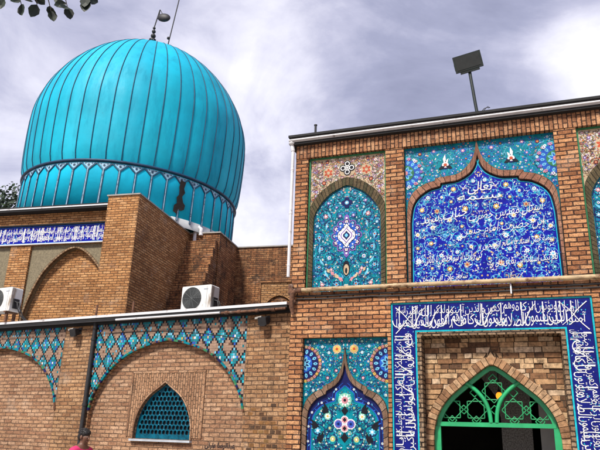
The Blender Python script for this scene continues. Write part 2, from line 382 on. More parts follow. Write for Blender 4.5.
class Orn(MB):
    """inlaid ornament: every tile piece sits a hair in front of the piece below it"""
    def __init__(s, y): super().__init__(); s.y = y; s.k = 0; s.mir = None; s.sw = 1
    def pc(s, pts, c, lay=0):
        s.k += 1; y = s.y - lay*.0012 - (s.k % 90)*1.2e-5
        A = sum(pts[i][0]*pts[(i+1) % len(pts)][1]-pts[(i+1) % len(pts)][0]*pts[i][1] for i in range(len(pts)))
        if A < 0: pts = pts[::-1]
        s.face([(p[0], y, p[1]) for p in pts], TI[c])
        if s.mir is not None: s.face([(2*s.mir-p[0], y, p[1]) for p in reversed(pts)], TI[c])
    def disc(s, c, r, colr, lay, n=10, rz=None): s.pc([(c[0]+r*math.cos(2*PI*i/n), c[1]+(rz or r)*math.sin(2*PI*i/n)) for i in range(n)], colr, lay)
    def stroke(s, p, w0, w1, colr, lay):
        s.k += 1; y = s.y - lay*.0012 - (s.k % 90)*1.2e-5; n = len(p)
        wd = lambda i: (w0+(w1-w0)*i/(n-1))/2
        a = []; b = []
        for i in range(n):
            q0, q1 = p[max(i-1, 0)], p[min(i+1, n-1)]; L = math.dist(q0, q1) or 1; dx, dz = -(q1[1]-q0[1])/L*wd(i), (q1[0]-q0[0])/L*wd(i)
            a.append((p[i][0]+dx, p[i][1]+dz)); b.append((p[i][0]-dx, p[i][1]-dz))
        for i in range(n-1):
            q = [b[i], b[i+1], a[i+1], a[i]]
            s.face([(t[0], y, t[1]) for t in q], TI[colr])
            if s.mir is not None: s.face([(2*s.mir-t[0], y, t[1]) for t in reversed(q)], TI[colr])
    def petal(s, c, ang, l, wd, colr, lay):
        ca, sa = math.cos(ang), math.sin(ang)
        s.pc([(c[0]+ca*x*l-sa*z*wd, c[1]+sa*x*l+ca*z*wd) for x, z in ((.05, 0), (.35, -.42), (.7, -.45), (1, 0), (.7, .45), (.35, .42))], colr, lay)
    def leaf(s, c, ang, l, wd, colr, lay, curl=.25):
        ca, sa = math.cos(ang), math.sin(ang)
        s.pc([(c[0]+ca*x*l-sa*z*wd, c[1]+sa*x*l+ca*z*wd) for x, z in ((0, 0), (.4, -.5+curl), (1, curl*1.2), (.5, .5+curl*.5))], colr, lay)
    def flower(s, c, r, n, cp, cc, lay, rim=None):
        if rim: s.disc(c, r*1.12, rim, lay, 12)
        a0 = random.random()*6
        for i in range(n): s.petal(c, a0+2*PI*i/n, r, r*2.6/n*1.25, cp, lay+1)
        s.disc(c, r*.36, cc, lay+2, 8)
    def spiral(s, c, R, a0, dr, stem, leaves, fl, lay, poly=None):
        pts = []
        for i in range(26):
            t = i/25; a = a0+dr*t*2*PI*1.35; q = (c[0]+R*(1-.72*t)*math.cos(a), c[1]+R*(1-.72*t)*math.sin(a))
            if poly and not inside(q, poly): continue
            pts.append(q)
        if len(pts) < 6: return
        s.stroke(pts, max(.0075, R*.115)*s.sw, max(.005, R*.06)*s.sw, stem, lay)
        for i in range(2, len(pts)-3, 3):
            a = math.atan2(pts[i+1][1]-pts[i][1], pts[i+1][0]-pts[i][0]); sg = 1 if i % 2 else -1
            s.leaf(pts[i], a+sg*.9, R*random.uniform(.28, .42), R*.16, random.choice(leaves), lay+1, .2*sg)
        n, cp, cc, rim = random.choice(fl); s.flower(c, R*random.uniform(.32, .42), n, cp, cc, lay+1, rim)
    def fill(s, poly, xlim, rmin, rmax, stem, leaves, fl, lay, tries=900, seed=1, avoid=(), filler=()):
        """scrolls packed over a region (only x < xlim when mirrored)"""
        random.seed(seed); xs = [p[0] for p in poly]; zs = [p[1] for p in poly]; cs = list(avoid)
        for t in range(tries):
            R = rmax-(rmax-rmin)*min(1, (t/tries)**.5*1.15); c = (random.uniform(min(xs), min(max(xs), xlim)), random.uniform(min(zs), max(zs)))
            if not inside(c, poly) or edge_dist(c, poly) < R*.55: continue
            if any(math.dist(c, q[:2]) < (R+q[2])*.93 for q in cs): continue
            if s.mir is not None and xlim < max(xs) and abs(c[0]-s.mir) < R*.9: continue
            cs.append((*c, R)); s.spiral(c, R, random.random()*6, random.choice((-1, 1)), stem, leaves, fl, lay, poly)
        for t in range(int(tries*1.1) if filler else 0):
            c = (random.uniform(min(xs), min(max(xs), xlim)), random.uniform(min(zs), max(zs)))
            if not inside(c, poly) or edge_dist(c, poly) < .015: continue
            if any(math.dist(c, q[:2]) < q[2]*.9+.012 for q in cs): continue
            cs.append((*c, .012)); r = random.uniform(.008, .016); cc = random.choice(filler)
            if random.random() < .5: s.flower(c, r*1.2, 5, cc, 'yellow', lay)
            else: s.leaf(c, random.random()*6, r*2.6, r*1.3, cc, lay)
        return cs
    def vines(s, poly, n, colrs, lay, xlim=99, avoid=(), w=.0065, seed=1, lmin=.05, lmax=.12):
        random.seed(seed); xs = [p[0] for p in poly]; zs = [p[1] for p in poly]
        for t in range(n):
            p = (random.uniform(min(xs), min(max(xs), xlim)), random.uniform(min(zs), max(zs))); a = random.random()*6.28; k = random.choice((-1, 1))*random.uniform(8, 26); st = random.uniform(lmin, lmax)/8; pts = [p]
            for i in range(8): pts.append((pts[-1][0]+st*math.cos(a), pts[-1][1]+st*math.sin(a))); a += k*st*(1 if i < 5 else -1.5)
            if not all(inside(q, poly) and q[0] < xlim for q in pts) or any(math.dist(pts[4], q[:2]) < q[2]*.9 for q in avoid): continue
            cc = random.choice(colrs); s.stroke(pts, w, w*.6, cc, lay); s.leaf(pts[3], a+1, st*2.6, st*1.4, cc, lay); s.leaf(pts[6], a-1, st*2.2, st*1.2, random.choice(colrs), lay)
    def half_rose(s, c, r, sg, lay, bgs, rim, star, core):
        hd = lambda R, cc, L: s.pc([(c[0]+sg*R*math.cos(-PI/2+PI*i/14), c[1]+R*math.sin(-PI/2+PI*i/14)) for i in range(15)], cc, L)
        hd(r, bgs[0], lay); n = 15
        for i in range(n):
            a = -PI/2+PI*(i+.5)/n; q = (c[0]+sg*r*.92*math.cos(a), c[1]+r*.92*math.sin(a)); s.disc(q, r*.075, rim[i % len(rim)], lay+1, 7); s.disc(q, r*.03, bgs[0], lay+2, 5)
        hd(r*.82, bgs[1], lay+3)
        for i in range(7):
            a = -PI/2+PI*(i+.5)/7; q = (c[0]+sg*r*.66*math.cos(a), c[1]+r*.66*math.sin(a)); s.petal((c[0]+sg*r*.5*math.cos(a), c[1]+r*.5*math.sin(a)), math.atan2(math.sin(a), sg*math.cos(a)), r*.28, r*.17, star, lay+4); s.disc(q, r*.035, bgs[1], lay+5, 6)
        hd(r*.47, bgs[2], lay+6)
        for i in range(4):
            a = -PI/2+PI*(i+.5)/4; s.petal(c, math.atan2(math.sin(a), sg*math.cos(a)), r*.43, r*.20, star, lay+7)
            s.petal(c, math.atan2(math.sin(a), sg*math.cos(a)), r*.33, r*.10, bgs[1], lay+8)
        hd(r*.13, core, lay+9)
    def rosette(s, c, r, rings, lay, half=None):
        """shamsa: concentric rings of petals; half = +1/-1 keeps only that side of the centre line"""
        for j, (rad, n, cp, bgc) in enumerate(rings):
            R = r*rad
            th = [-PI/2+PI*i/14 for i in range(15)] if half else [2*PI*i/26 for i in range(26)]
            s.pc([(c[0]+(half or 1)*R*math.cos(t), c[1]+R*math.sin(t)) for t in th], bgc, lay+j*2)
            for i in range(n):
                a = -PI/2+PI*(i+.5)/n if half else 2*PI*i/n
                q = (c[0]+(half or 1)*R*.83*math.cos(a), c[1]+R*.83*math.sin(a))
                s.disc(q, R*(1.5 if half else 1.9)/n*(1.0), cp, lay+j*2+1, 7)
    def write(s, txt, x0, x1, z0, z1, colr, lay, shear=0, bold=0, rise=0, mapf=None):
        out, (a, b, c, d) = lettering(txt, bold); s.k += 1; base = s.k
        for k, q in out:
            y = s.y-lay*.0012-(k % 60)*2.2e-5; P = []
            for p in q:
                fx = (p[0]-a)/(b-a); fz = (p[1]-c)/(d-c)
                x = x0+(x1-x0)*fx+shear*(z1-z0)*(fz-.5); z = z0+(z1-z0)*fz+rise*fx
                P.append(mapf(x, z) if mapf else (x, z))
            A = sum(P[i][0]*P[(i+1) % len(P)][1]-P[(i+1) % len(P)][0]*P[i][1] for i in range(len(P)))
            if A < 0: P.reverse()
            s.face([(p[0], y, p[1]) for p in P], TI[colr])

# ------------------------------------------------------------------ ground
g = MB(); g.face([(-300, -300, 0), (300, -300, 0), (300, 300, 0), (-300, 300, 0)])
tag(g.build('ground', brick('paving', [(.22, .20, .17), (.30, .27, .23), (.36, .32, .28)], (.12, .11, .10), bw=.6, bh=.4, mo=.012, bump=.3, wob=.002)), kind='structure')

# ------------------------------------------------------------------ the portal building (right)
RY = .3436; RP = (-.103, 10.035, 0)
portal = thing('portal_building', 'red brick portal building with blue and turquoise tile panels and a green arched doorway', 'building', RP, RY)
CX = 3.01
m = MB()
# pilasters and bands of the front, butted end to end
WID = 6.02
m.box(0, .22, 0, .12, 0, 6.22); m.box(1.56, 1.86, 0, .12, 3.86, 6.22); m.box(4.145, 4.46, 0, .12, 3.86, 6.22); m.box(5.80, WID, 0, .12, 0, 6.22)
m.box(.22, 1.56, 0, .12, 3.14, 3.86); m.box(4.46, 5.80, 0, .12, 3.14, 3.86); m.box(1.86, 4.145, 0, .12, 3.64, 3.86)
m.box(1.56, 1.61, 0, .12, 0, 3.86); m.box(4.41, 4.46, 0, .12, 0, 3.86); m.box(1.61, 1.86, 0, .12, 3.64, 3.86); m.box(4.145, 4.41, 0, .12, 3.64, 3.86)
m.box(.22, 1.56, 0, .12, 0, .35); m.box(4.46, 5.80, 0, .12, 0, .35)
# body behind: side walls, back, roof
m.box(0, .5, .12, 6, 0, 6.46); m.box(WID-.5, WID, .12, 6, 0, 6.46); m.box(.5, WID-.5, 5.5, 6, 0, 6.46); m.box(.5, WID-.5, .12, 5.5, 6.2, 6.46)
m.box(.5, 2.02, .12, .55, 0, 6.2); m.box(4.0, WID-.5, .12, .55, 0, 6.2); m.box(2.02, 4.0, .12, .55, 3.16, 6.2)
m.build('wall', BK['red'], portal)
m = MB(); m.box(0, WID, -.012, .12, 6.221, 6.46); m.build('soldier_course', BK['soldier'], portal, 'band of bricks set on end under the roof edge')
m = MB(); m.box(-.10, WID+.1, -.10, 6.1, 6.462, 6.50, 1); m.box(-.08, WID+.08, -.115, -.055, 6.503, 6.57, 0); m.box(-.10, WID+.1, -.05, 6.08, 6.503, 6.60, 1)
m.tube([(-.1, -.13, 6.532), (WID+.1, -.13, 6.532)], .018, 0, 8); m.box(-.1, WID+.1, -.165, -.05, 6.572, 6.612, 1)
for i in range(14):   # tar lumps along the roof edge
    x = random.uniform(0, WID); m.ball((x, -.02, 6.605), (random.uniform(.1, .3), .06, random.uniform(.012, .03)), 1, 8, 4)
m.build('cornice', [M['white_metal'], M['tar']], portal, 'tarred roof edge with a white metal strip')

def panel_field(name, x0, x1, z0, z1, y, mat, label):
    q = MB(); q.face([(x0, y, z0), (x1, y, z0), (x1, y, z1), (x0, y, z1)]); o = q.build(name, mat, portal, label); return o
def frame(par, x0, x1, z0, z1, t, y0, y1, mat, name='border'):
    q = MB(); q.box(x0, x0+t, y0, y1, z0, z1); q.box(x1-t, x1, y0, y1, z0, z1); q.box(x0+t, x1-t, y0, y1, z1-t, z1); q.build(name, mat, par)

FL_T = [(8, 'white', 'yellow', 'navy'), (6, 'sky', 'white', 'navy'), (7, 'white', 'blue', None), (6, 'sky', 'red', 'navy'), (8, 'violet', 'white', None), (6, 'pink', 'white', None)]
FL_B = [(8, 'white', 'yellow', None), (6, 'sky', 'white', None), (7, 'white', 'sky', None), (8, 'yellow', 'white', None), (6, 'cream', 'red', None), (7, 'sky', 'blue', None)]

# --- upper side panels (the right one is a mirrored neighbour of the left)
def upper_side(cx, seed, lab):
    x0, x1, z0, z1 = cx-.665, cx+.665, 3.86, 6.218; y = .075
    f = panel_field('tile_panel', x0, x1, z0, z1, y, T['cream'], lab)
    frame(f, x0, x1, z0, z1, .025, .05, y, T['green'])
    outer = resample(smooth([(0, 5.81), (.16, 5.765), (.31, 5.69), (.5, 5.53), (.61, 5.36), (.64, 5.2), (.64, 4.6), (.64, 3.86)]), 40)
    inner = resample(smooth([(0, 5.67), (.15, 5.61), (.30, 5.52), (.45, 5.36), (.54, 5.20), (.565, 5.05), (.565, 4.5), (.565, 3.86)]), 40)
    a, b = sym(outer, cx), sym(inner, cx)
    q = MB(); q.band(a, b, .035, .075); q.build('arch_molding', brick('arch_brick_dark', [(.05, .055, .03), (.09, .07, .04), (.13, .10, .06)], (.02, .02, .016), bw=.07, bh=.3, mo=.006), f)
    q = MB(); q.plate(b, .066); fld = q.build('arched_field', T['turq'], f)
    o = Orn(.0645); o.mir = cx
    o.stroke(offset(b[:len(b)//2+1], -.02), .012, .012, 'navy', 0)
    half = [p for p in b[:len(b)//2+1]] + [(cx, 3.86)]
    av = [(cx, 4.78, .30), (cx, 5.38, .1), (cx, 4.2, .15)]
    o.fill(half, cx, .05, .125, 'navy', ['navy', 'white', 'sky', 'blue'], FL_T, 0, 1500, seed, av, ['white', 'navy', 'sky', 'teal', 'pink'])
    o.vines(half, 600, ['navy', 'navy', 'navy', 'teal', 'blue', 'sky'], -1, cx-.01, av[:1], seed=seed)
    for k in range(6):     # large pale split leaves
        p = (cx-random.uniform(.25, .45), 4.1+k*.2); o.leaf(p, random.uniform(1, 2.4), .15, .05, 'sky', 3, .3)
    o.mir = None
    c = (cx, 4.79)
    for i in range(12):
        a_ = 2*PI*i/12; rx_ = .20*math.cos(a_); rz_ = .235*math.sin(a_); o.disc((c[0]+rx_, c[1]+rz_), .062, 'violet', 4); o.disc((c[0]+rx_, c[1]+rz_), .046, 'navy', 5, 8)
        o.flower((c[0]+rx_*1.0, c[1]+rz_), .034, 5, ('sky', 'white')[i % 2], 'pink', 6)
    for a_ in (PI/2, -PI/2): o.petal((c[0], c[1]+.25*math.sin(a_)), a_, .12, .09, 'violet', 4); o.disc((c[0], c[1]+.30*math.sin(a_)), .018, 'white', 6, 6)
    o.disc(c, .19, 'blue', 8, 16, .22)
    for i in range(14): a_ = 2*PI*i/14; o.disc((c[0]+.165*math.cos(a_), c[1]+.195*math.sin(a_)), .014, 'white', 9, 6)
    loz = lambda k, cc, L: o.pc([(c[0]+x*k, c[1]+z*k) for x, z in ((0, -.22), (.07, -.13), (.145, -.06), (.16, 0), (.145, .06), (.07, .13), (0, .22), (-.07, .13), (-.145, .06), (-.16, 0), (-.145, -.06), (-.07, -.13))], cc, L)
    loz(1, 'navy', 9); loz(.92, 'white', 10); loz(.62, 'violet', 11); loz(.52, 'white', 12); loz(.36, 'navy', 13); loz(.18, 'sky', 14)
    for i in range(12): a_ = 2*PI*i/12+.26; o.leaf((c[0]+.115*math.cos(a_), c[1]+.14*math.sin(a_)), a_+1.2, .035, .016, 'navy', 13)
    c = (cx, 5.36)
    for a_ in (0, PI/2, PI, -PI/2): o.disc((c[0]+.055*math.cos(a_), c[1]+.055*math.sin(a_)), .045, 'navy', 4)
    o.disc(c, .035, 'sky', 5); o.disc(c, .018, 'white', 6)
    o.disc((cx, 4.24), .06, 'black', 4, 10, .13); o.disc((cx, 4.22), .045, 'cream', 5, 10, .09); o.disc((cx, 4.2), .02, 'black', 6, 8, .05)
    for sg in (-1, 1):
        for t in range(4): o.leaf((cx+sg*(.05+t*.075), 4.03+t*.05), PI/2-sg*(1.0-.08*t), .12-.012*t, .055, ('pink', 'cream')[t % 2], 4+t, .25*sg)
    o.build('scroll_inlay', TM, fld)
    o = Orn(.0735); o.mir = cx
    sp = [(x0+.03, z1-.03), (x0+.03, 5.35)] + [p for p in a[:len(a)//2+1] if p[1] > 5.36] + [(cx, z1-.03)]
    sp = offset(sp, 0)
    o.fill(sp, cx, .035, .085, 'brown', ['red', 'green', 'brown', 'black', 'blue'], [(6, 'red', 'cream', 'black'), (7, 'violet', 'white', None), (6, 'white', 'red', 'brown'), (5, 'pink', 'white', None)], 0, 1300, seed+5, [(cx, 5.97, .13), (cx-.33, 5.93, .1)], ['violet', 'brown', 'green', 'black', 'red', 'white'])
    o.vines(sp, 500, ['brown', 'violet', 'green', 'red', 'black', 'white'], -1, cx-.01, [(cx, 5.97, .13)], .007, seed)
    o.flower((cx-.33, 5.93), .085, 6, 'red', 'cream', 3, 'cream')
    o.mir = None; c = (cx, 5.99)
    for rad, cc, L in ((.062, 'black', 4), (.045, 'white', 5), (.03, 'black', 6)):
        for a_ in (0, PI/2, PI, -PI/2): o.disc((c[0]+.075*math.cos(a_), c[1]+.075*math.sin(a_)), rad, cc, L)
        o.disc(c, rad, cc, L)
    o.disc(c, .02, 'white', 7); o.build('spandrel_inlay', TM, f)
    return f
upper_side(.895, 11, 'tall turquoise arched panel with cream spandrels, left of the big blue inscription')
upper_side(5.13, 12, 'turquoise arched panel with yellowish spandrels, right of the big blue inscription')

# --- the big inscription panel
def big_panel():
    x0, x1, z0, z1, y = 1.862, 4.143, 3.86, 6.218, .085
    f = panel_field('tile_panel', x0, x1, z0, z1, y, T['turq'], 'wide panel of white writing on cobalt blue under a turquoise pointed canopy')
    oh = [(0, 6.215)] + smooth([(.012, 6.15), (.05, 5.98), (.14, 5.81), (.31, 5.675), (.5, 5.645), (.66, 5.635)])+smooth([(.67, 5.59), (.84, 5.545), (1.0, 5.44), (1.09, 5.29), (1.12, 5.1), (1.125, 4.9)])+[(1.125, 3.86)]
    ih = [(0, 5.98)] + smooth([(.015, 5.90), (.06, 5.77), (.14, 5.665), (.31, 5.57), (.48, 5.55), (.585, 5.54)])+smooth([(.595, 5.49), (.77, 5.45), (.94, 5.335), (1.03, 5.19), (1.065, 5.0), (1.075, 4.9)])+[(1.085, 3.86)]
    a, b = sym(oh, CX), sym(ih, CX)
    q = MB(); q.band(a, b, .035, .085); q.build('ogee_molding', brick('arch_brick_rose', [(.22, .10, .07), (.27, .14, .095), (.34, .20, .14), (.24, .115, .08)], (.06, .04, .03), bw=.10, bh=.4, mo=.006), f)
    q = MB(); q.plate(b, .076); fld = q.build('inscription_field', T['cobalt'], f)
    o = Orn(.0745); o.mir = CX; o.sw = .62; lb = b[:len(b)//2+1]
    o.stroke(offset(lb, -.012), .022, .022, 'black', 0); o.stroke(offset(lb, -.034), .012, .012, 'cyan', 1)
    half = offset(lb, -.045)+[(CX, 3.86)]
    cs = o.fill(half, CX, .055, .13, 'sky', ['sky', 'white', 'blue', 'cyan', 'sky'], FL_B, 0, 1700, 5, [(CX-.2, 5.35, .06)], ['white', 'sky', 'cream', 'sky', 'blue'])
    o.vines(half, 520, ['blue', 'blue', 'cyan', 'sky', 'white'], -1, CX-.01, [], .006, 3)
    o.build('scroll_inlay', TM, fld)
    o = Orn(.068); W = 'white'
    o.write('تعالی', CX-.17, CX+.19, 5.31, 5.52, W, 0, .15, .004); o.write('بسمه', CX-.34, CX+.30, 5.19, 5.31, W, 0, .15, .0)
    o.write('آستان مقدس حضرت', CX-.18, CX+.90, 4.83, 5.05, W, 0, .2, -.006, .10); o.write('جناب سید', CX-.90, CX-.20, 4.83, 5.05, W, 0, .2, -.006, .10)
    o.write('ابن حضرت امام حسن', CX-.30, CX+.88, 4.58, 4.80, 'white', 0, .2, -.012, .08); o.write('صالح علیه السلام', CX-.95, CX-.34, 4.60, 4.79, 'sky', 0, .2, -.008, .08)
    o.write('روضه جنان استاد یا صالح ابن یحیی', CX+.0, CX+.99, 4.38, 4.53, W, 0, .2, .004, .06)
    o.write('کن زیارت از سر اخلاص با بابائی صفا', CX-1.0, CX-.02, 4.20, 4.36, W, 0, .2, .004, .05)
    o.write('نام نیک استاد این بنا ای دل ولا', CX+.06, CX+1.02, 4.10, 4.25, W, 0, .2, .004, .05)
    o.write('سلام علی آل یاسین', CX-.95, CX-.25, 3.92, 4.05, W, 0, .2, .004, .03); o.write('۱۳۷۸', CX+.32, CX+.54, 3.94, 4.01, 'cream', 0, .1, .0)
    o.build('lettering', TM, fld)
    o = Orn(.0835); o.mir = CX
    sp = [(x0+.01, z1-.01), (x0+.01, 5.25)]+[p for p in a[:len(a)//2+1] if p[1] > 5.28]
    o.half_rose((x0+.012, 5.78), .29, 1, 2, ('turq', 'blue', 'green'), ('white', 'violet', 'sky', 'pink'), 'sky', 'pink')
    for i in range(7): a_ = -PI/2+PI*(i+.5)/7; o.flower((x0+.012+.25*math.cos(a_), 5.78+.25*math.sin(a_)), .034, 6, random.choice(('white', 'pink', 'violet')), 'violet', 13)
    o.fill(sp, CX, .04, .085, 'blue', ['navy', 'white', 'sky', 'blue', 'teal'], [(8, 'white', 'blue', None), (6, 'pink', 'white', 'blue'), (7, 'blue', 'white', None), (6, 'red', 'yellow', 'navy'), (6, 'violet', 'white', None)], 0, 1600, 8, [(x0, 5.78, .33), (CX-.52, 5.9, .16), (CX, 6.2, .1)], ['navy', 'white', 'blue', 'teal', 'pink'])
    o.vines(sp, 420, ['navy', 'blue', 'teal', 'teal', 'sky'], -1, CX-.01, [(x0, 5.78, .3)], .006, 4)
    c = (CX-.50, 5.84); o.disc(c, .075, 'navy', 3, 12, .055); o.disc((c[0], c[1]+.02), .055, 'white', 4, 10, .05); o.leaf((c[0]-.02, c[1]+.04), PI/2-.2, .17, .055, 'white', 4, .15); o.leaf((c[0]+.01, c[1]+.04), PI/2-.5, .10, .04, 'white', 4, .1)
    o.disc((c[0], c[1]+.02), .028, 'red', 5, 8); o.petal(c, -.4, .12, .05, 'black', 5); o.petal(c, PI+.4, .12, .05, 'black', 5)
    o.build('spandrel_inlay', TM, f)
big_panel()

# --- lower side panels
def lower_side(cx, seed, lab):
    x0, x1, z0, z1, y = cx-.668, cx+.668, .352, 3.138, .085
    f = panel_field('tile_panel', x0, x1, z0, z1, y, T['turq'], lab)
    oh = [(0, 2.99)]+smooth([(.012, 2.90), (.035, 2.76), (.08, 2.62), (.17, 2.50), (.33, 2.41)])+smooth([(.345, 2.375), (.49, 2.31), (.60, 2.20), (.65, 2.05), (.66, 1.9)])+[(.66, .352)]
    ih = [(0, 2.76)]+smooth([(.012, 2.70), (.04, 2.58), (.11, 2.46), (.19, 2.395), (.285, 2.34)])+smooth([(.295, 2.295), (.43, 2.23), (.53, 2.12), (.575, 2.0), (.585, 1.86)])+[(.60, .352)]
    a, b = sym(oh, cx), sym(ih, cx)
    q = MB(); q.band(a, b, .035, .085); q.build('ogee_molding', brick('arch_brick_brown', [(.12, .075, .05), (.20, .13, .09), (.27, .19, .14)], (.03, .025, .02), bw=.13, bh=.4, mo=.007), f)
    q = MB(); q.plate(b, .078); bd = q.build('navy_border', T['navy'], f)
    fh = [(0, 2.42)]+smooth([(.06, 2.37), (.135, 2.31)])+smooth([(.15, 2.19), (.25, 2.165), (.36, 2.115), (.46, 2.02), (.505, 1.9), (.515, 1.75)])+[(.515, .352)]
    c = sym(fh, cx); q = MB(); q.plate(c, .0765); fld = q.build('arched_field', T['turq'], f)
    o = Orn(.0748); o.mir = cx; lc = c[:len(c)//2+1]
    o.stroke(offset(lc, .007), .014, .014, 'blue', 0); o.stroke(offset(lc, -.012), .01, .01, 'teal', 0)
    mid = resample(offset(lc, .047), 36)
    for i, p in enumerate(mid[:-1]):
        if i % 3 == 0: o.flower(p, .021, 6, 'white', 'sky', 1)
        elif i % 3 == 1: o.leaf(p, random.random()*6, .05, .02, 'blue', 1)
        else: o.leaf(p, random.random()*6, .045, .018, 'sky', 1)
    o.stroke(offset(mid, .006), .006, .006, 'blue', 0)
    half = offset(lc, -.02)+[(cx, .352)]
    av = [(cx, 2.21, .11), (cx, 1.93, .17), (cx, 1.62, .08), (cx, 1.2, .2), (cx, .8, .12)]
    o.fill(half, cx, .05, .14, 'navy', ['navy', 'navy', 'teal', 'sky', 'mint'], [(7, 'white', 'yellow', 'mint'), (6, 'sky', 'white', None), (6, 'yellow', 'white', 'mint'), (8, 'white', 'navy', None), (6, 'mint', 'yellow', None)], 0, 1900, seed, av, ['white', 'navy', 'teal', 'sky', 'mint'])
    o.vines(half, 750, ['navy', 'navy', 'teal', 'navy', 'sky', 'black'], -1, cx-.01, av[:2], .007, seed)
    for z, x, an in ((2.03, .25, 1.9), (1.83, .40, 2.3), (1.60, .36, 1.2), (1.3, .3, 2), (.9, .33, 1.1)):   # black scrolled leaves
        for t in range(3): o.leaf((cx-x, z), an+t*.35, .17-.03*t, .07, 'black', 4+t, .35)
    o.mir = None
    o.flower((cx, 2.21), .095, 10, 'white', 'black', 3, 'mint'); o.disc((cx, 2.21), .05, 'pink', 6, 10); o.disc((cx, 2.21), .022, 'black', 7, 8)
    dia = lambda z, r, cc, L: o.pc([(cx-r, z), (cx, z-r*1.2), (cx+r, z), (cx, z+r*1.2)], cc, L)
    dia(2.06, .055, 'black', 3); dia(1.68, .06, 'black', 3); dia(1.45, .05, 'black', 3)
    for k, (zc) in enumerate((1.87, 1.1)):
        for rad, cc, L in ((.075, 'white', 4), (.058, 'pink', 5)):
            for a_ in (0, PI/2, PI, -PI/2): o.disc((cx+.085*math.cos(a_)*1.1, zc+.06*math.sin(a_)), rad*(1 if abs(math.cos(a_)) > .5 else .8), cc, L)
        for sg in (-1, 1): o.flower((cx+sg*.095, zc), .052, 8, 'blue', 'navy', 6, 'violet')
        dia(zc+.06, .028, 'black', 7); dia(zc-.06, .028, 'black', 7)
    o.build('scroll_inlay', TM, fld)
    o = Orn(.0835); o.mir = cx
    sp = [(x0+.005, z1-.005), (x0+.005, 2.2)]+[p for p in a[:len(a)//2+1] if p[1] > 2.2]+[(cx, z1-.01)]
    o.half_rose((x0+.006, 2.75), .285, 1, 2, ('brown', 'navy', 'blue'), ('yellow', 'pink', 'cream', 'pink'), 'sky', 'sky')
    o.fill(sp, cx, .035, .075, 'navy', ['navy', 'white', 'teal', 'sky', 'mint'], [(8, 'white', 'sky', None), (6, 'mint', 'white', 'navy'), (6, 'pink', 'white', 'navy'), (7, 'white', 'mint', None)], 0, 1500, seed+3, [(x0, 2.75, .31), (cx-.13, 2.97, .07)], ['white', 'navy', 'teal', 'mint', 'violet'])
    o.vines(sp, 480, ['navy', 'navy', 'blue', 'teal', 'teal'], -1, cx-.01, [(x0, 2.75, .29)], .006, seed)
    o.flower((cx-.135, 2.97), .062, 9, 'yellow', 'red', 3, 'cream'); o.build('spandrel_inlay', TM, f)
lower_side(.888, 21, 'turquoise ogee panel with flower scrolls and yellow rosettes, left of the doorway')
lower_side(5.13, 22, 'turquoise ogee panel with flower scrolls, right of the doorway')

# --- inscription band round the doorway
VERSE = ['انما ولیکم الله ورسوله والذین', 'آمنوا الذین یقیمون الصلاة', 'ویؤتون الزکاة وهم راکعون', 'والذین آمنوا ولذکر الله اکبر', 'السلام علیکم یا اهل البیت', 'النبوة وموضع الرسالة ومختلف']
bx0, bx1, bz1, ix0, ix1, iz1, by = 1.612, 4.408, 3.638, 1.99, 4.03, 3.195, .028
T_BAND = glaze('tile_band_blue', (.006, .010, .17))
q = MB(); q.prism([[(bx0, 0), (ix0, 0), (ix0, iz1), (ix1, iz1), (ix1, 0), (bx1, 0), (bx1, bz1), (bx0, bz1)]], by, .12)
band = q.build('inscription_band', T_BAND, portal, 'blue tile band with white writing framing the doorway')
o = Orn(by-.0012)
def fr(x0, x1, z0, z1): o.pc([(x0, z0), (x1, z0), (x1, z1), (x0, z1)], fr.c, 0)
for fr.c, e0, t in (('cyan', .0, .022), ('navy', .022, .012)):
    fr(bx0+e0, bx0+e0+t, 0, bz1-e0); fr(bx1-e0-t, bx1-e0, 0, bz1-e0); fr(bx0+e0+t, bx1-e0-t, bz1-e0-t, bz1-e0)
    fr(ix0-e0-t, ix0-e0, 0, iz1+e0); fr(ix1+e0, ix1+e0+t, 0, iz1+e0); fr(ix0-e0-t, ix1+e0+t, iz1+e0, iz1+e0+t)
o.build('border', TM, band)
o = Orn(by-.003)
def thuluth(length, mapf, words, wid, seed):
    """two interlaced storeys of writing with tall uprights; local x = run (right to left along -x), z = across the band"""
    random.seed(seed); x = length-.02; i = 0
    while x > .12:
        wd = words[i % len(words)]; L = min(.044*len(wd)+.03, x); o.write(wd, x-L, x, wid*.03, wid*random.uniform(.50, .64), 'white', 1, .05, -.004, 0, mapf); x -= L*.98; i += 1
    x = length-.10; i = 3
    while x > .12:
        wd = words[i % len(words)]; L = min(.040*len(wd)+.03, x); o.write(wd, x-L, x, wid*.52, wid*.97, 'white', 2, .05, -.010, 0, mapf); x -= L+random.uniform(-.01, .02); i += 1
    x = .05
    while x < length-.05:      # the tall uprights of alef and lam, some doubled, wedge-topped
        for dx in ((0, .05) if random.random() < .45 else (0,)):
            if x+dx > length-.03: continue
            o.stroke([mapf(x+dx, wid*.10), mapf(x+dx-.004, wid*.5), mapf(x+dx, wid*.95)], .008, .015, 'white', 3)
        if random.random() < .35: o.stroke([mapf(x+.02+.16*t/8, wid*(.12+.75*t/8+.08*math.sin(t/8*PI))) for t in range(9)], .016, .008, 'white', 4)
        if random.random() < .5: o.stroke([mapf(x-.02+.085*math.cos(a/10*PI), wid*(.38-.28*math.sin(a/10*PI))) for a in range(11)], .008, .016, 'white', 5)
        x += random.uniform(.17, .30)
    for k in range(int(length*60)):
        xx, zz = random.uniform(0, length), random.uniform(.05, .95)*wid; o.leaf(mapf(xx, zz), random.random()*6, .03, .013, random.choice(('sky', 'cyan', 'white', 'sky')), 0)
VW = ' '.join(VERSE).split()
tw = bz1-iz1-.075
thuluth(ix1-ix0+.6, lambda x, z: (ix0-.3+x, iz1+.038+z), VW[5:], tw, 1)
sw = bx1-ix1-.075; HL = iz1-.02
thuluth(HL, lambda x, z: (ix1+.038+z, HL+.0-x), VW[:], sw, 2)      # right jamb, read upwards
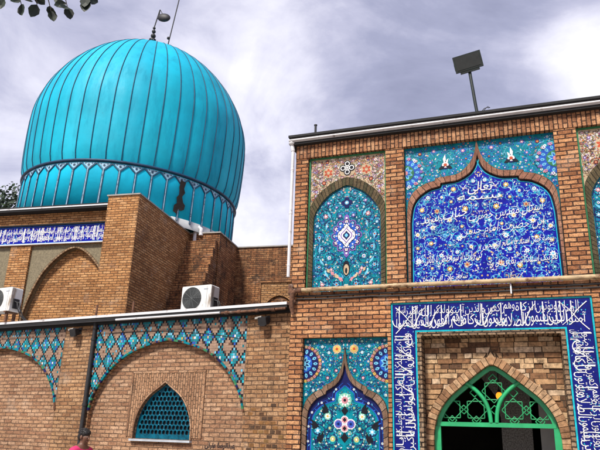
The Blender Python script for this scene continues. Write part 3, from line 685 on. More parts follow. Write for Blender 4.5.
thuluth(HL, lambda x, z: (ix0-.038-z, .02+x), VW[11:], sw, 3)                  # left jamb, read downwards
for xa, xb in ((bx1-.07, ix1-.03), (bx0+.07, ix0+.03)):     # two long crossing strokes turn each corner
    o.stroke(smooth([(xa, bz1-.07), ((xa*2+xb)/3, bz1-.17), ((xa+xb*2)/3, bz1-.30), (xb, iz1+.05)]), .013, .007, 'white', 6)
    o.stroke(smooth([(xb, bz1-.08), ((xa+xb*2)/3, bz1-.19), ((xa*2+xb)/3, iz1+.10), (xa, iz1-.02)]), .007, .013, 'white', 7)
o.build('lettering', TM, band)

# --- the niche of the doorway
q = MB(); q.prism([[(ix0+.001, 0), (2.052, 0), (2.052, 3.135), (3.968, 3.135), (3.968, 0), (ix1-.001, 0), (ix1-.001, iz1-.001), (ix0+.001, iz1-.001)]], .03, .35)
q.build('niche_reveal', BK['jamb'], portal)
ARX, ARI = 3.01, .30
inn = resample(smooth([(0, 2.755), (.13, 2.68), (.36, 2.50), (.63, 2.27), (.79, 2.03), (.845, 1.80), (.855, 1.55), (.86, 0)]), 60)
out_ = [(x+0, z) for x, z in offset(inn, .118)]
out_[0] = (0, 2.905)
arch_i = sym(inn, ARX)
q = MB(); q.prism([[(2.052, 0)]+[(p[0], max(p[1], 0)) for p in arch_i]+[(3.968, 0), (3.968, 3.135), (2.052, 3.135)]], ARI, ARI+.25)
nw = q.build('niche_wall', simple('niche_mortar', (.085, .056, .034), .95, .5, 9, .6), portal, 'rough uneven brickwork over the doorway arch')
q = MB(); random.seed(41); z = .02; arch_out = sym(out_, ARX)
def rough_stone(nm, c): return simple(nm, c, .92, .5, 22, .9, dirt=((.05, .028, .015), 5, .60))
RB = [rough_stone('old_brick_'+n_, c) for n_, c in (('tan', (.44, .26, .13)), ('buff', (.54, .36, .20)), ('brown', (.24, .12, .055)), ('pale', (.58, .42, .27)), ('dark', (.12, .06, .03)))]
while z < 3.12:
    h = min(random.uniform(.058, .088), 3.13-z)
    def ext(zz):      # half width of the arch ring at this height
        if zz >= 2.93: return 0
        for i in range(len(out_)-1):
            if out_[i][1] >= zz > out_[i+1][1]: return out_[i][0]+(out_[i+1][0]-out_[i][0])*(out_[i][1]-zz)/max(1e-6, out_[i][1]-out_[i+1][1])
        return .03 if zz > 2.6 else .99
    e0_, e1_ = ext(z)+.004, ext(z+h)+.004
    for sg in (-1, 1):
        x = .955-random.uniform(0, .12) if random.random() < .5 else .955; first_ = True
        if x < .955: x0s = [(.955, x)]
        else: x0s = []
        while x > 0:
            wd_ = random.choice((random.uniform(.09, .14), random.uniform(.19, .29), random.uniform(.17, .24))); x0s.append((x, max(x-wd_, 0))); x -= wd_
        for xo, xi in x0s:
            g_ = random.uniform(.004, .009); v_ = lambda: random.uniform(-.005, .005)
            bo, to = xo-g_, xo-g_; bi, ti = max(xi+g_, e0_), max(xi+g_, e1_)
            if bo-bi < .012 and to-ti < .012: continue
            bi, ti = min(bi, bo-.004), min(ti, to-.004); lo, hi = z+g_*.7, z+h-g_*.7
            if hi-lo < .02: continue
            P = [(ARX+sg*bo, lo+v_()), (ARX+sg*bi, lo+v_()), (ARX+sg*ti, hi+v_()), (ARX+sg*to, hi+v_())]
            if sg < 0: pass
            else: P.reverse()
            q.prism([P], ARI-random.uniform(.004, .028), ARI+.001, random.choice((0, 0, 1, 1, 2, 3, 4, 2)))
    z += h
q.build('rough_brickwork', RB, nw)
# voussoirs: separate bricks round the arch
q = MB(); random.seed(3)
ring_i = resample(arch_i, 400); ring_len = sum(math.dist(ring_i[i], ring_i[i+1]) for i in range(399)); nb = int(ring_len/.07)
ring_i = resample(arch_i, nb*4+1); ring_o = offset(ring_i, .118)
for k in range(nb):
    i0, i1 = k*4, k*4+4
    if ring_i[i0][0] < ARX < ring_i[i1][0]: ring_o_mid = (ARX, 2.925)
    gap = .05; j = random.uniform(-.008, .008)
    L = lambda p, r, t: (p[0]+(r[0]-p[0])*t, p[1]+(r[1]-p[1])*t)
    a, b = L(ring_i[i0], ring_i[i1], gap), L(ring_i[i1], ring_i[i0], gap); c, d = L(ring_o[i1], ring_o[i0], gap), L(ring_o[i0], ring_o[i1], gap)
    c, d = L(c, b, j*5), L(d, a, j*5)
    y0 = ARI-.045+random.uniform(-.010, .010)
    if min(a[1], b[1]) < .01: continue
    q.prism([[a, b, c, d]], y0, ARI+.12, random.choice((0, 0, 1, 2)))
k_ = nb*2
q.prism([[(ARX, 2.765), (ARX+.055, 2.835), (ARX, 2.925), (ARX-.055, 2.835)]], ARI-.038, ARI+.12, 0)
q.build('arch_brick', [simple('arch_brick_'+n_, c, .9, .5, 18, .8, dirt=((.05, .03, .018), 7, .62)) for n_, c in (('buff', (.46, .29, .16)), ('tan', (.36, .20, .10)), ('brown', (.24, .125, .06)))], portal, 'ring of buff bricks round the pointed doorway')
# green door frame
GY = .42
fr_o = resample(offset(arch_i, -.004), 80); fr_i = resample(offset(arch_i, -.062), 80)
q = MB(); q.band(fr_o, fr_i, GY-.03, GY+.04)
df = q.build('door_frame', M['green'], portal)
q = MB(); q.box(ARX-.80, ARX+.80, GY-.045, GY+.03, 1.885, 1.945); q.build('transom', M['green'], df)
for x in (ARX-.855, ARX+.765): q = MB(); q.box(x, x+.09, GY-.05, GY+.05, 0, 1.88); q.build('jamb', M['green'], df)
q = MB()
for sg in (-1, 1):
    cu = smooth([(.035, 1.945), (.05, 2.10), (.10, 2.25), (.20, 2.39), (.33, 2.50), (.37, 2.525)], 6)
    q = MB(); q.tube([(ARX-.02+sg*x*1.12, GY-.03, z) for x, z in cu], .030, 0, 8); q.build('curved_bar', M['green'], df)
q = MB(); fld_poly = sym(offset(inn, -.05), ARX)+[]
def star(cx, cz, r, n=8, a0=PI/8):
    pts = []
    for i in range(2*n): t = a0+PI*i/n; rad = r if i % 2 == 0 else r*.74; pts.append((cx+rad*math.cos(t), cz+rad*math.sin(t)))
    return pts+[pts[0]]
def wire(pts, y=GY):
    seg = []
    for p in pts+[None]:
        if p and inside(p, fld_poly) and p[1] > 1.93: seg.append((p[0], y, p[1]))
        else:
            if len(seg) > 1: q.tube(seg, .0085, 0, 5)
            seg = []
dens_ = lambda l: resample(l, 60)
for sx, sz in ((0, 2.38), (-.26, 2.12), (.26, 2.12), (-.60, 2.12), (.60, 2.12)):
    for sq in (0, PI/4):        # two overlaid squares make each eight-pointed star
        wire(dens_([(ARX+sx+.165*math.cos(sq+PI/2*i), sz+.165*math.sin(sq+PI/2*i)) for i in (0, 1, 2, 3, 0)]), GY+.004*(sq > 0))
for sx, sz in ((-.43, 2.12), (.43, 2.12), (0, 2.12), (-.27, 2.36), (.27, 2.36), (-.26, 1.97), (.26, 1.97), (-.6, 1.97), (.6, 1.97), (0, 2.56)):
    r = .062; wire(dens_([(ARX+sx-r, sz), (ARX+sx, sz+r), (ARX+sx+r, sz), (ARX+sx, sz-r), (ARX+sx-r, sz)]), GY+.008)
q.build('fanlight_grille', M['green_thin'], df, 'green star pattern grille in the fanlight')
# dark hall behind the doorway
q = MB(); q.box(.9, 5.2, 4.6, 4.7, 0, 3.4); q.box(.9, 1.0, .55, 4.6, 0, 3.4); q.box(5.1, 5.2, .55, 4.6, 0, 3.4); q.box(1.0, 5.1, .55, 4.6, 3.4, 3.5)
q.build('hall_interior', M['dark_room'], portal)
q = MB(); q.box(3.62, 3.86, 1.9, 2.1, 0, 3.4); q.build('hall_pillar', M['plaster'], portal, 'grey pillar seen through the open doorway')
q = MB(); q.prism([[(3.0, 0), (3.5, 0), (3.5, 3.4), (2.2, 3.4), (2.2, 3.0), (2.7, 2.8), (2.95, 2.45), (3.0, 2.1)]], 2.6, 2.9); q.build('mirror_mosaic', M['mirror'], portal, 'speckled mirror mosaic arch inside the dark hall')

# things fixed to the portal building
def in_r(x, y, z):
    h = Vector((math.cos(RY), -math.sin(RY), 0)); n = Vector((math.sin(RY), math.cos(RY), 0)); return Vector(RP)+h*x+n*y+Vector((0, 0, z))
t = thing('hanging_lamp', 'small glowing orange lamp hanging behind the green fanlight grille', 'lamp', in_r(3.06, 1.0, 2.36), RY)
em, et, eN, eL, eB = newmat('orange_glow'); eB.inputs['Emission Color'].default_value = (1, .22, .012, 1); eB.inputs['Emission Strength'].default_value = 1.1; eB.inputs['Base Color'].default_value = (.8, .35, .05, 1)
q = MB(); q.ball((0, 0, 0), (.048, .048, .056), 0, 12, 8); q.build('bulb', em, t)
q = MB(); q.tube([(0, 0, .05), (0, 0, 1.03)], .008); q.lathe([(.05, .03), (.09, .018), (.10, .001)], 10); q.build('cord', M['black'], t)

q = MB(); q.tube([(.17, -.07, 3.885), (2.0, -.072, 3.888), (4.0, -.07, 3.882), (6.2, -.07, 3.885)], .036, 0, 12)
for x in (1.7, 3.4, 5.1): q.tube([(x-.03, -.07, 3.885), (x+.03, -.07, 3.885)], .043, 0, 12)
o = q.build('gas_pipe', M['gas']); o.location = RP; o.rotation_euler = (0, 0, -RY); tag(o, 'cream painted pipe with rust spots running across the portal front', 'pipe')
for x in (.7, 2.3, 3.9, 5.4): q = MB(); q.box(x-.012, x+.012, -.06, -.001, 3.83, 3.86); q.build('bracket', M['rust'], o)
for dz, r, lab in ((3.80, .012, 'upper thin black cable slung under the cream pipe'), (3.755, .010, 'lower thin black cable under the cream pipe')):
    q = MB(); q.tube([(.1+i*.3, -.022+.004*math.sin(i*2.1), dz-.012*abs(math.sin(i*.8))) for i in range(21)], r, 0, 6)
    c_ = q.build('cable', M['black']); c_.location = RP; c_.rotation_euler = (0, 0, -RY); tag(c_, lab, 'cable', 'cables across the portal front')
q = MB(); q.box(3.352, 3.372, -.05, -.03, 3.70, 3.84); o = q.build('clip', M['white_metal']); o.location = RP; o.rotation_euler = (0, 0, -RY); o.name = 'cable_clip'
tag(o, 'short white clip hanging from the cream pipe above the doorway', 'clip')
t = thing('rain_downpipe', 'white downpipe on the left corner of the portal building', 'downpipe', RP, RY)
q = MB(); q.tube([(-.045, -.05, 6.36), (-.045, -.05, 4.12)], .028, 0, 10); q.build('pipe', M['white_metal'], t)
q = MB(); q.tube([(-.05, -.03, 6.50), (-.06, -.07, 6.46), (-.045, -.05, 6.36)], .035, 0, 10); q.ball((-.06, -.08, 6.50), (.06, .06, .05), 0); q.build('hopper', M['white_metal'], t)
for z in (4.3, 5.2, 6.0): q = MB(); q.tube([(-.045, -.05, z), (-.045, -.05, z+.03)], .032, 0, 10); q.build('bracket', M['white_metal'], t)
q = MB(); q.tube([(.20, -.07, 3.885), (.10, -.075, 3.88), (.045, -.08, 3.83), (.04, -.08, 3.62), (.06, -.06, 3.50)], [.04, .044, .045, .04, .022], 0, 10)
q.ball((.03, -.07, 3.86), (.06, .05, .07), 0); q.ball((.07, -.06, 3.70), (.035, .04, .05), 0); q.ball((.0, -.03, 3.95), (.05, .04, .06), 0)
o = q.build('pipe_elbow', M['rust']); o.location = RP; o.rotation_euler = (0, 0, -RY); tag(o, 'rusty lagged pipe elbow at the left end of the cream pipe', 'pipe elbow')
t = thing('roof_stub_pipe', 'short black vent pipe on the roof near the left corner of the portal', 'vent pipe', in_r(.27, .2, 6.6), RY)
q = MB(); q.tube([(0, 0, 0), (0, 0, .34)], .022, 0, 8); q.build('pipe', M['black'], t); q = MB(); q.lathe([(.34, .03), (.355, .03), (.36, .001)], 10); q.build('cap', M['black'], t)

t = thing('floodlight', 'black floodlight on a leaning pole above the portal roof', 'floodlight', in_r(3.06, .08, 6.60), RY)
q = MB(); q.tube([(0, 0, 0), (-.03, -.005, .30), (-.085, -.02, .88)], .026, 0, 8); q.box(-.05, .05, -.05, .05, 0, .02); q.build('pole', M['lamp'], t)
q = MB(); hc = Vector((-.10, -.10, 1.02)); tilt = (Matrix.Rotation(R_(-10), 3, 'Y') @ Matrix.Rotation(R_(20), 3, 'X'))*.92
q.obox(hc, tilt @ Vector((.245, 0, 0)), tilt @ Vector((0, .035, 0)), tilt @ Vector((0, 0, .145)))
a_ = [tilt @ Vector(p)+hc for p in ((-.22, .035, -.12), (.22, .035, -.12), (.22, .035, .12), (-.22, .035, .12))]; b_ = [tilt @ Vector(p)+hc for p in ((-.13, .15, -.07), (.13, .15, -.07), (.13, .15, .07), (-.13, .15, .07))]
for i in range(4): q.face([a_[(i+1) % 4], a_[i], b_[i], b_[(i+1) % 4]])
q.face(b_); q.obox(hc+tilt @ Vector((-.235, .06, -.02)), tilt @ Vector((.012, 0, 0)), tilt @ Vector((0, .08, 0)), tilt @ Vector((0, 0, .05)))
q.obox(hc+tilt @ Vector((.0, .0, -.165)), tilt @ Vector((.17, 0, 0)), tilt @ Vector((0, .03, 0)), tilt @ Vector((0, 0, .02)))
hd = q.build('lamp_head', M['lamp'], t)
q = MB(); q.obox(hc+tilt @ Vector((0, -.0375, 0)), tilt @ Vector((.21, 0, 0)), tilt @ Vector((0, .002, 0)), tilt @ Vector((0, 0, .115))); q.build('glass', simple('lamp_glass', (.03, .035, .035), .25, .2), hd)
q = MB(); random.seed(4)
for k in range(5):
    p = [(-.01, 0, .08)]
    for i in range(5): p.append((p[-1][0]+random.uniform(-.01, .055), random.uniform(-.03, .03), p[-1][2]+random.uniform(-.03, .06)))
    q.tube(p, .006, 0, 5)
q.build('wire', M['black'], t, 'tangle of loose wires at the foot of the pole')

# ------------------------------------------------------------------ the arcade wall (left wing)
LY = .4738; LP = (-.062, 10.30, 0)
arc = thing('arcade_wall', 'long buff brick wing with blind pointed arches and turquoise lozenge tiling', 'building', LP, LY)
BAYS = (-2.51, -6.69, -10.87)
archh = resample(smooth([(0, 3.25), (.44, 3.165), (.88, 3.01), (1.25, 2.755), (1.53, 2.40), (1.64, 2.10), (1.66, 1.85), (1.665, .9), (1.665, .0)]), 70)
m = MB(); TOP = 3.60; LEFT = -13.2
outer = [(LEFT, 0)]
for b in reversed(BAYS): outer += [(x, max(z, 0)) for x, z in sym(archh, b)]
outer += [(.02, 0), (.02, TOP), (LEFT, TOP)]
m.prism([outer], 0, .09)
m.box(LEFT, .02, .19, .5, 0, TOP); m.build('wall', BK['buff'], arc)
winh = resample(smooth([(0, 2.52), (.13, 2.43), (.35, 2.28), (.52, 2.06), (.60, 1.82), (.615, 1.57)]), 26)
m = MB()
for b in BAYS: m.prism([[(b-1.70, 0), (b+1.70, 0), (b+1.70, 3.3), (b-1.70, 3.3)]]+([sym(winh, -2.52)] if b == BAYS[0] else []), .09, .19)
m.build('blind_bay', BK['recess'], arc)
m = MB(); m.prism([[(-3.26, 1.60), (-3.16, 1.60)]+[(p[0], p[1]) for p in sym([(x+.02, z+.02) for x, z in winh], -2.52) if p[1] > 1.62]+[(-1.88, 1.60), (-1.72, 1.60), (-1.72, 2.68), (-3.26, 2.68)]], .075, .09)
m.build('window_surround', brick('brick_stack_bond', [(.31, .175, .10), (.37, .22, .13), (.42, .265, .165)], (.15, .095, .06), bw=.13, bh=.05, rot=True, mo=.008), arc, 'rectangular panel of upright bricks round the pointed window')
m = MB(); m.band([(-3.30, 1.60), (-3.30, 2.72), (-1.68, 2.72), (-1.68, 1.60)], [(-3.265, 1.60), (-3.265, 2.685), (-1.715, 2.685), (-1.715, 1.60)], .07, .09); m.build('surround_border', BK['recess'], arc)
# window: glazed lattice with rows of round holes
wl = sym(winh, -2.52)
m = MB(); m.plate(wl, .185, 0); win = m.build('window', simple('window_dark', (.01, .012, .016), .4), arc, 'pointed window filled with a teal tile lattice')
holes = []; row = 0; z = 1.60
while z < 2.5:
    x = -2.52-.62+(.041 if row % 2 else 0)
    while x < -1.88:
        if inside((x, z), wl) and edge_dist((x, z), wl) > .040: holes.append((x, z))
        x += .082
    z += .080; row += 1
m = MB(); m.prism([wl]+[[(x+.0375*math.cos(2*PI*i/6+.524), zz+.042*math.sin(2*PI*i/6+.524)) for i in range(6)] for x, zz in holes], .150, .175)
latt = glaze('tile_lattice_teal', (.003, .10, .16), .5, .3, 12); m.build('lattice', latt, win)
m = MB()
for x, zz in holes[::1]:
    if random.random() < .35: m.ball((x, .151, zz+.0495), (.007, .004, .007), 0, 6, 4)
m.build('knob', T['sky'], win)
m = MB(); m.box(-3.17, -1.87, .02, .16, 1.525, 1.56); m.build('sill', simple('pale_sill', (.42, .46, .50), .6, .2), win)
m = MB(); m.band(offset(wl, .03), wl, .06, .12); m.build('reveal', BK['recess'], win)
# spandrels: lozenges of turquoise tile stepped in brick
tile_cols = ['turq', 'cyan', 'teal', 'teal', 'turq', 'turq', 'blue', 'sky']
brick_tile = simple('pinkish_brick_tile', (.33, .215, .15), .8, .3, 11, .3); dark_tile = simple('spandrel_joint', (.24, .165, .12), .9, .3, 12, .3)
SM = TM+[brick_tile, dark_tile]; IB, IJ = len(TM), len(TM)+1
def spandrel(b, lab):
    x0, x1 = b-1.70, b+1.655; zt = TOP-.002; ap = sym(archh, b); random.seed(int(b*10)+100)
    m = MB(); up = [p for p in ap if p[1] > 1.98]
    poly = [(x0, 1.98)]+[p for p in up]+[(x1, 1.98), (x1, zt), (x0, zt)]
    m.prism([poly], -.006, -.0005, IJ)
    o = Orn(-.0072); cw, ch = .0345, .0445
    i = 0; n_i = int((x1-x0)/cw); n_j = int((zt-1.98)/ch)
    arch_poly = [(b-3, -1)]+[(up[0][0], -1)]+up+[(up[-1][0], -1)]
    for i in range(n_i):
        for j in range(n_j):
            cx_ = x0+(i+.5)*cw; cz = zt-(j+.5)*ch
            if not inside((cx_, cz), poly) or edge_dist((cx_, cz), up+[up[-1]]) < 0: continue
            di = ((i+2) % 8)-4; dj = ((j+5) % 8)-4; s_ = abs(di)+abs(dj)
            g_ = .0005 if s_ == 4 else .0022; rect = [(cx_-cw/2+g_, cz-ch/2+g_), (cx_+cw/2-g_, cz-ch/2+g_), (cx_+cw/2-g_, cz+ch/2-g_), (cx_-cw/2+g_, cz+ch/2-g_)]
            if not all(inside(p, poly) for p in rect): continue
            if s_ == 4: c = TI['black']
            elif s_ == 0: c = TI[random.choice(('white', 'cream', 'sky', 'yellow'))]
            elif s_ < 4: c = TI[random.choice(tile_cols)] if random.random() < .95 else IB
            else: c = IB if random.random() < .88 else TI[random.choice(('turq', 'teal', 'sky', 'brown', 'brown'))]
            o.k += 1; yy = o.y+random.uniform(-.003, 0)
            o.face([(p[0], yy, p[1]) for p in rect], c)
    m.v, m.f, m.m, m.uv, m.sm = m.v+o.v, m.f+[tuple(k+len(m.v) for k in f) for f in o.f], m.m+o.m, m.uv+o.uv, m.sm+o.sm
    ob = m.build('tile_spandrel', SM, arc, lab)
    # rounded turquoise strip following the arch
    path = resample(up, 100); m = MB()
    for k in range(99):
        cc = TI[random.choice(('turq', 'teal', 'brown', 'teal', 'navy', 'green', 'brown', 'black'))]
        a, bb = offset(path, .028)[k:k+2], offset(path, -.006)[k:k+2]
        m.band(a, bb, -.026, .02, cc)
    m.build('arch_strip', TM, ob)
    return ob
spandrel(BAYS[0], 'turquoise lozenge tiling over the arch with the window')
spandrel(BAYS[1], 'turquoise lozenge tiling over the arch at the left edge')
spandrel(BAYS[2], 'turquoise lozenge tiling over the farthest left arch')
m = MB(); random.seed(17)
stain = [simple('stain_'+n_, c, .9, .5, 14, .5) for n_, c in (('soot', (.07, .038, .02)), ('rust', (.20, .095, .03)), ('ochre', (.22, .12, .04)), ('brown', (.09, .042, .018)))]
for r_i in range(17):
    z = 1.02+r_i*.068
    for k in range(8):
        x = -.86+k*.104+(.05 if r_i % 2 else 0); d = math.hypot((x+.50)/.26, (z-1.62)/.50)
        if random.random() > .80-d*.55 or d > 1.25: continue
        m.prism([[(x+.006, z+.004), (x+random.uniform(.08, .098), z+random.uniform(.002, .008)), (x+random.uniform(.085, .098), z+random.uniform(.05, .06)), (x+.005, z+random.uniform(.05, .06))]], -random.uniform(.002, .007), .0, random.choice((0, 0, 1, 2, 3, 1)))
m.build('stained_patch', stain, arc, 'rusty brown stained patch of brickwork')
o = Orn(.0885); o.write('عبدالرضا علیلی', -1.60, -1.02, 1.44, 1.545, 'black', 0, .1, .03); o.build('graffiti', TM, arc, 'black hand painted scrawl near the corner')
m = MB(); m.box(LEFT, -.03, -.17, 7, 3.655, 3.70, 1); m.box(LEFT, -.03, -.185, .1, 3.703, 3.748, 0); m.box(LEFT, -.03, .10, 7, 3.703, 3.73, 1); m.box(LEFT, -.03, -.06, .3, 3.601, 3.652, 1)
m.build('cornice', [M['white_metal'], M['tar']], arc, 'white metal drip edge over a black eave')

def in_l(x, y, z):
    h = Vector((math.cos(LY), -math.sin(LY), 0)); n = Vector((math.sin(LY), math.cos(LY), 0)); return Vector(LP)+h*x+n*y+Vector((0, 0, z))
def onL(o): o.location = LP; o.rotation_euler = (0, 0, -LY); return o
q = MB(); q.tube([(-3.6, -.20, 3.635), (-1.3, -.20, 3.635)], .02, 0, 8); tag(onL(q.build('conduit_pipe', M['white_metal'])), 'white conduit pipe under the eave above the window arch', 'pipe')
q = MB(); q.tube([(-1.28, -.19, 3.63), (-.75, -.19, 3.63), (-.05, -.17, 3.64)], .022, 0, 8)
for x in (-1.2, -.95, -.6, -.3): q.tube([(x, -.19, 3.63), (x+.06, -.19, 3.63)], .032, 0, 8)
tag(onL(q.build('coupled_pipe', M['rust'])), 'rusty jointed pipe under the eave near the corner', 'pipe')
q = MB(); q.tube([(-12.8, -.195, 3.63), (-3.4, -.195, 3.63)], .014, 0, 6); tag(onL(q.build('cable', M['black'])), 'black cable clipped along the eave of the left wing', 'cable')
q = MB(); q.tube([(-3.9+.2*i, -.012, 3.42-.0012*i*i+.05*math.sin(i*.13)) for i in range(16)], .005, 0, 5); tag(onL(q.build('cable', M['black'])), 'thin wire sagging across the lozenge tiles above the window', 'cable')
t = thing('drainpipe', 'black drainpipe running down the buff wall between the two arches', 'drainpipe', in_l(-4.235, -.05, 0), LY)
q = MB(); q.tube([(0, 0, .1), (0, 0, 3.64)], .04, 0, 10); q.build('pipe', M['black'], t)
for z in (.8, 2.1, 3.3): q = MB(); q.tube([(0, 0, z), (0, 0, z+.05)], .05, 0, 10); q.build('collar', M['black'], t)
def rod(x, z1, lab):
    q = MB(); q.tube([(0, 0, 0), (.005, 0, z1)], .022, 0, 6); q.box(-.04, .04, -.04, .04, 0, .015); o = q.build('iron_rod', M['rust']); o.location = in_l(x, .02, 3.74); o.rotation_euler = (0, 0, -LY)
    tag(o, lab, 'rod', 'iron rods on the eave')
rod(-4.33, .26, 'short iron rod standing on the eave above the drainpipe'); rod(-3.42, .27, 'short iron rod standing on the eave right of the pier corner')
def wall_lamp(x, lab, first=[None]):
    if first[0] is None:
        t = thing('wall_lamp', lab, 'lamp', in_l(x, 0, 3.46), LY, 'floodlights under the eave'); first[0] = t
        q = MB(); q.box(-.02, .02, -.14, -.001, .04, .07); q.box(-.04, .04, -.012, -.001, -.01, .11); q.build('bracket', M['black'], t)
        q = MB(); q.obox((0, -.15, .0), (.075, 0, 0), (0, .045, .015), (0, -.02, .06)); q.obox((0, -.15, -.06), (.05, 0, 0), (0, .03, .01), (0, -.005, .02)); q.build('lamp_head', M['black'], t)
        q = MB(); q.obox((-.10, -.11, .06), (.06, 0, .01), (0, .05, 0), (0, 0, .016)); q.build('hood', M['concrete'], t)
    else:
        t = copy_tree(first[0]); t['label'] = lab; t.location = in_l(x, 0, 3.46)
wall_lamp(-4.66, 'small black lamp under the eave just left of the drainpipe'); wall_lamp(-.47, 'small black lamp under the eave close to the portal corner')

# ------------------------------------------------------------------ the domed tomb behind
DY = .2424; DP = (-4.558, 15.0, 0)
tomb = thing('domed_tomb', 'ochre brick tomb with a large cyan ribbed dome and blue inscription frieze', 'building', DP, DY)
m = MB(); PT = 7.36
nich = [(0, 6.12), (.2, 6.06), (.48, 5.86), (.80, 5.50), (1.0, 5.10), (1.16, 4.62), (1.22, 4.2), (1.23, 3.3)]
nich = resample(smooth(nich), 40); NX = (-1.30, -4.44)
fl = [(-7.5, 3.0)]
for c in reversed(NX): fl += sym(nich, c)
fl += [(-.33, 3.0)] if False else [(.1, 3.0)]
fl += [(.1, 6.22), (-7.5, 6.22)]
# front wall above the arches, infill between niche frames is set back with the olive tile
def npanel(c): return [(c-1.27, 3.0), (c+1.27, 3.0), (c+1.27, 6.215), (c-1.27, 6.215)]
m.prism([[(-7.5, 2.9), (.1, 2.9), (.1, 6.23), (-7.5, 6.23)], npanel(NX[0]), npanel(NX[1])], .30, .42)
m.box(-7.5, .1, .30, .6, 6.79, 7.08); m.box(-7.5, .1, .42, .6, 6.23, 6.79)
m.box(-7.5, .1, .6, .9, 2.9, 7.08)
m.box(-7.5, 0, .9, 10, 2.9, 7.05)
m.build('wall', BK['ochre'], tomb)
for c in NX: m = MB(); m.prism([npanel(c), sym([(x, max(z, 3.001)) for x, z in nich], c)], .36, .50); m.build('niche_spandrel', M['olive'], tomb, 'greenish grey infill round the blind niche')
nab = brick('niche_arch_brick', [(.16, .10, .055), (.25, .17, .10), (.33, .24, .15)], (.05, .04, .03), bw=.08, bh=.3, mo=.006)
for c in NX: m = MB(); p = sym(nich, c); m.band(offset(p, .05), p, .325, .40); m.build('niche_arch', nab, tomb)
m = MB(); m.box(NX[0]-1.26, NX[0]+1.26, .501, .59, 3, 6.2); m.build('niche_back', BK['ochre'], tomb)
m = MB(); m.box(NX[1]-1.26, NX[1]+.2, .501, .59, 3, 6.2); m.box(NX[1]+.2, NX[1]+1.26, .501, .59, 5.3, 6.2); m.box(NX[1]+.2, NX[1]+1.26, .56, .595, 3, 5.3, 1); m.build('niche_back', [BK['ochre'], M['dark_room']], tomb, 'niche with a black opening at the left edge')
m = MB(); m.box(-.33, .53, 0, 3.25, 2.9, 7.34)
pier = m.build('pier', BK['ochre'], tomb, 'tall ochre brick corner pier')
m = MB(); m.box(-.36, .56, -.03, 3.2, 7.341, 7.375); m.build('coping', M['concrete'], pier)
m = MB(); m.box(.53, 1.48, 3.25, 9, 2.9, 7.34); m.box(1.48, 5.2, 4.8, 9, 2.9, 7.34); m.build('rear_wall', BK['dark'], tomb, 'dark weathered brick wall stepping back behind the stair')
m = MB(); m.box(.56, 1.51, 3.21, 3.6, 7.341, 7.38); m.box(1.44, 1.52, 3.6, 4.76, 7.341, 7.38); m.box(1.44, 5.2, 4.76, 5.1, 7.341, 7.38); m.build('coping', M['concrete'], tomb)
# blind niche in the rear wall
m = MB(); a = sym(resample(smooth([(0, 5.78), (.2, 5.72), (.42, 5.52), (.55, 5.2), (.58, 4.9)]), 16), 2.95)
m.prism([[(2.36, 4.9), (3.56, 4.9), (3.56, 6.18), (2.36, 6.18)], a], 4.765, 4.80); m.band(offset(a, .04), a, 4.74, 4.79)
m.build('blind_niche', brick('brick_pale_niche', [(.26, .13, .05), (.36, .20, .09), (.42, .26, .13)], (.12, .07, .04)), tomb, 'paler brick niche frame on the rear wall'); 
m = MB(); m.band([(2.30, 4.9), (2.30, 6.24), (3.62, 6.24), (3.62, 4.9)], [(2.36, 4.9), (2.36, 6.18), (3.56, 6.18), (3.56, 4.9)], 4.73, 4.80); m.build('niche_border', BK['dark'], tomb)
# frieze
m = MB(); m.box(-7.5, .05, .335, .42, 6.255, 6.755); fz = m.build('inscription_frieze', T['cobalt'], tomb, 'blue frieze of white writing below the tomb roof')
o = Orn(.333); random.seed(9); o.pc([(-7.5, 6.255), (-.3, 6.255), (-.3, 6.285), (-7.5, 6.285)], 'sky', 0); o.pc([(-7.5, 6.725), (-.3, 6.725), (-.3, 6.755), (-7.5, 6.755)], 'blue', 0)
x = -.36
for k in range(8):
    L = .92; o.write(VERSE[k % 6], x-L, x, 6.30, 6.56, 'white', 1, .05, .02); o.write(VERSE[(k+3) % 6], x-L+.03, x+.02, 6.47, 6.71, 'white', 2, .05, .02)
    for i in range(6): xx = x-random.random()*L; o.stroke([(xx, 6.31), (xx-.01, 6.5), (xx, 6.70)], .016, .026, 'white', 3)
    x -= L
for k in range(500): o.leaf((random.uniform(-7.4, -.35), random.uniform(6.31, 6.70)), random.random()*6, .05, .025, random.choice(('sky', 'white', 'violet')), 0)
o.build('lettering', TM, fz)
m = MB(); m.box(-7.6, -.34, .05, 1.0, 7.085, 7.13, 1); m.box(-7.6, -.34, .03, .08, 7.132, 7.165, 0); m.box(-7.6, -.34, .082, 1.2, 7.132, 7.22, 1); m.box(-7.6, -.34, .27, .33, 6.757, 6.788, 1); m.box(-7.6, -.34, .25, .33, 6.222, 6.25, 0)
m.build('cornice', [M['white_metal'], M['tar']], tomb, 'dark eave with a thin pale strip')

# the stair against the side of the pier
t = thing('brick_stair', 'steep dark brick steps climbing beside the tall ochre pier', 'stair', DP, DY)
m = MB(); ns = 11; random.seed(2)
for i in range(ns):
    z0 = 2.9 if i == 0 else 4.3+(i-1)*.278; z1 = 4.3+i*.278; y0 = 1.72+i*.135
    m.box(.534, 1.44-.02*random.random(), y0, 3.248-.0, z0, z1-.0005)
m.build('step', BK['dark'], t)
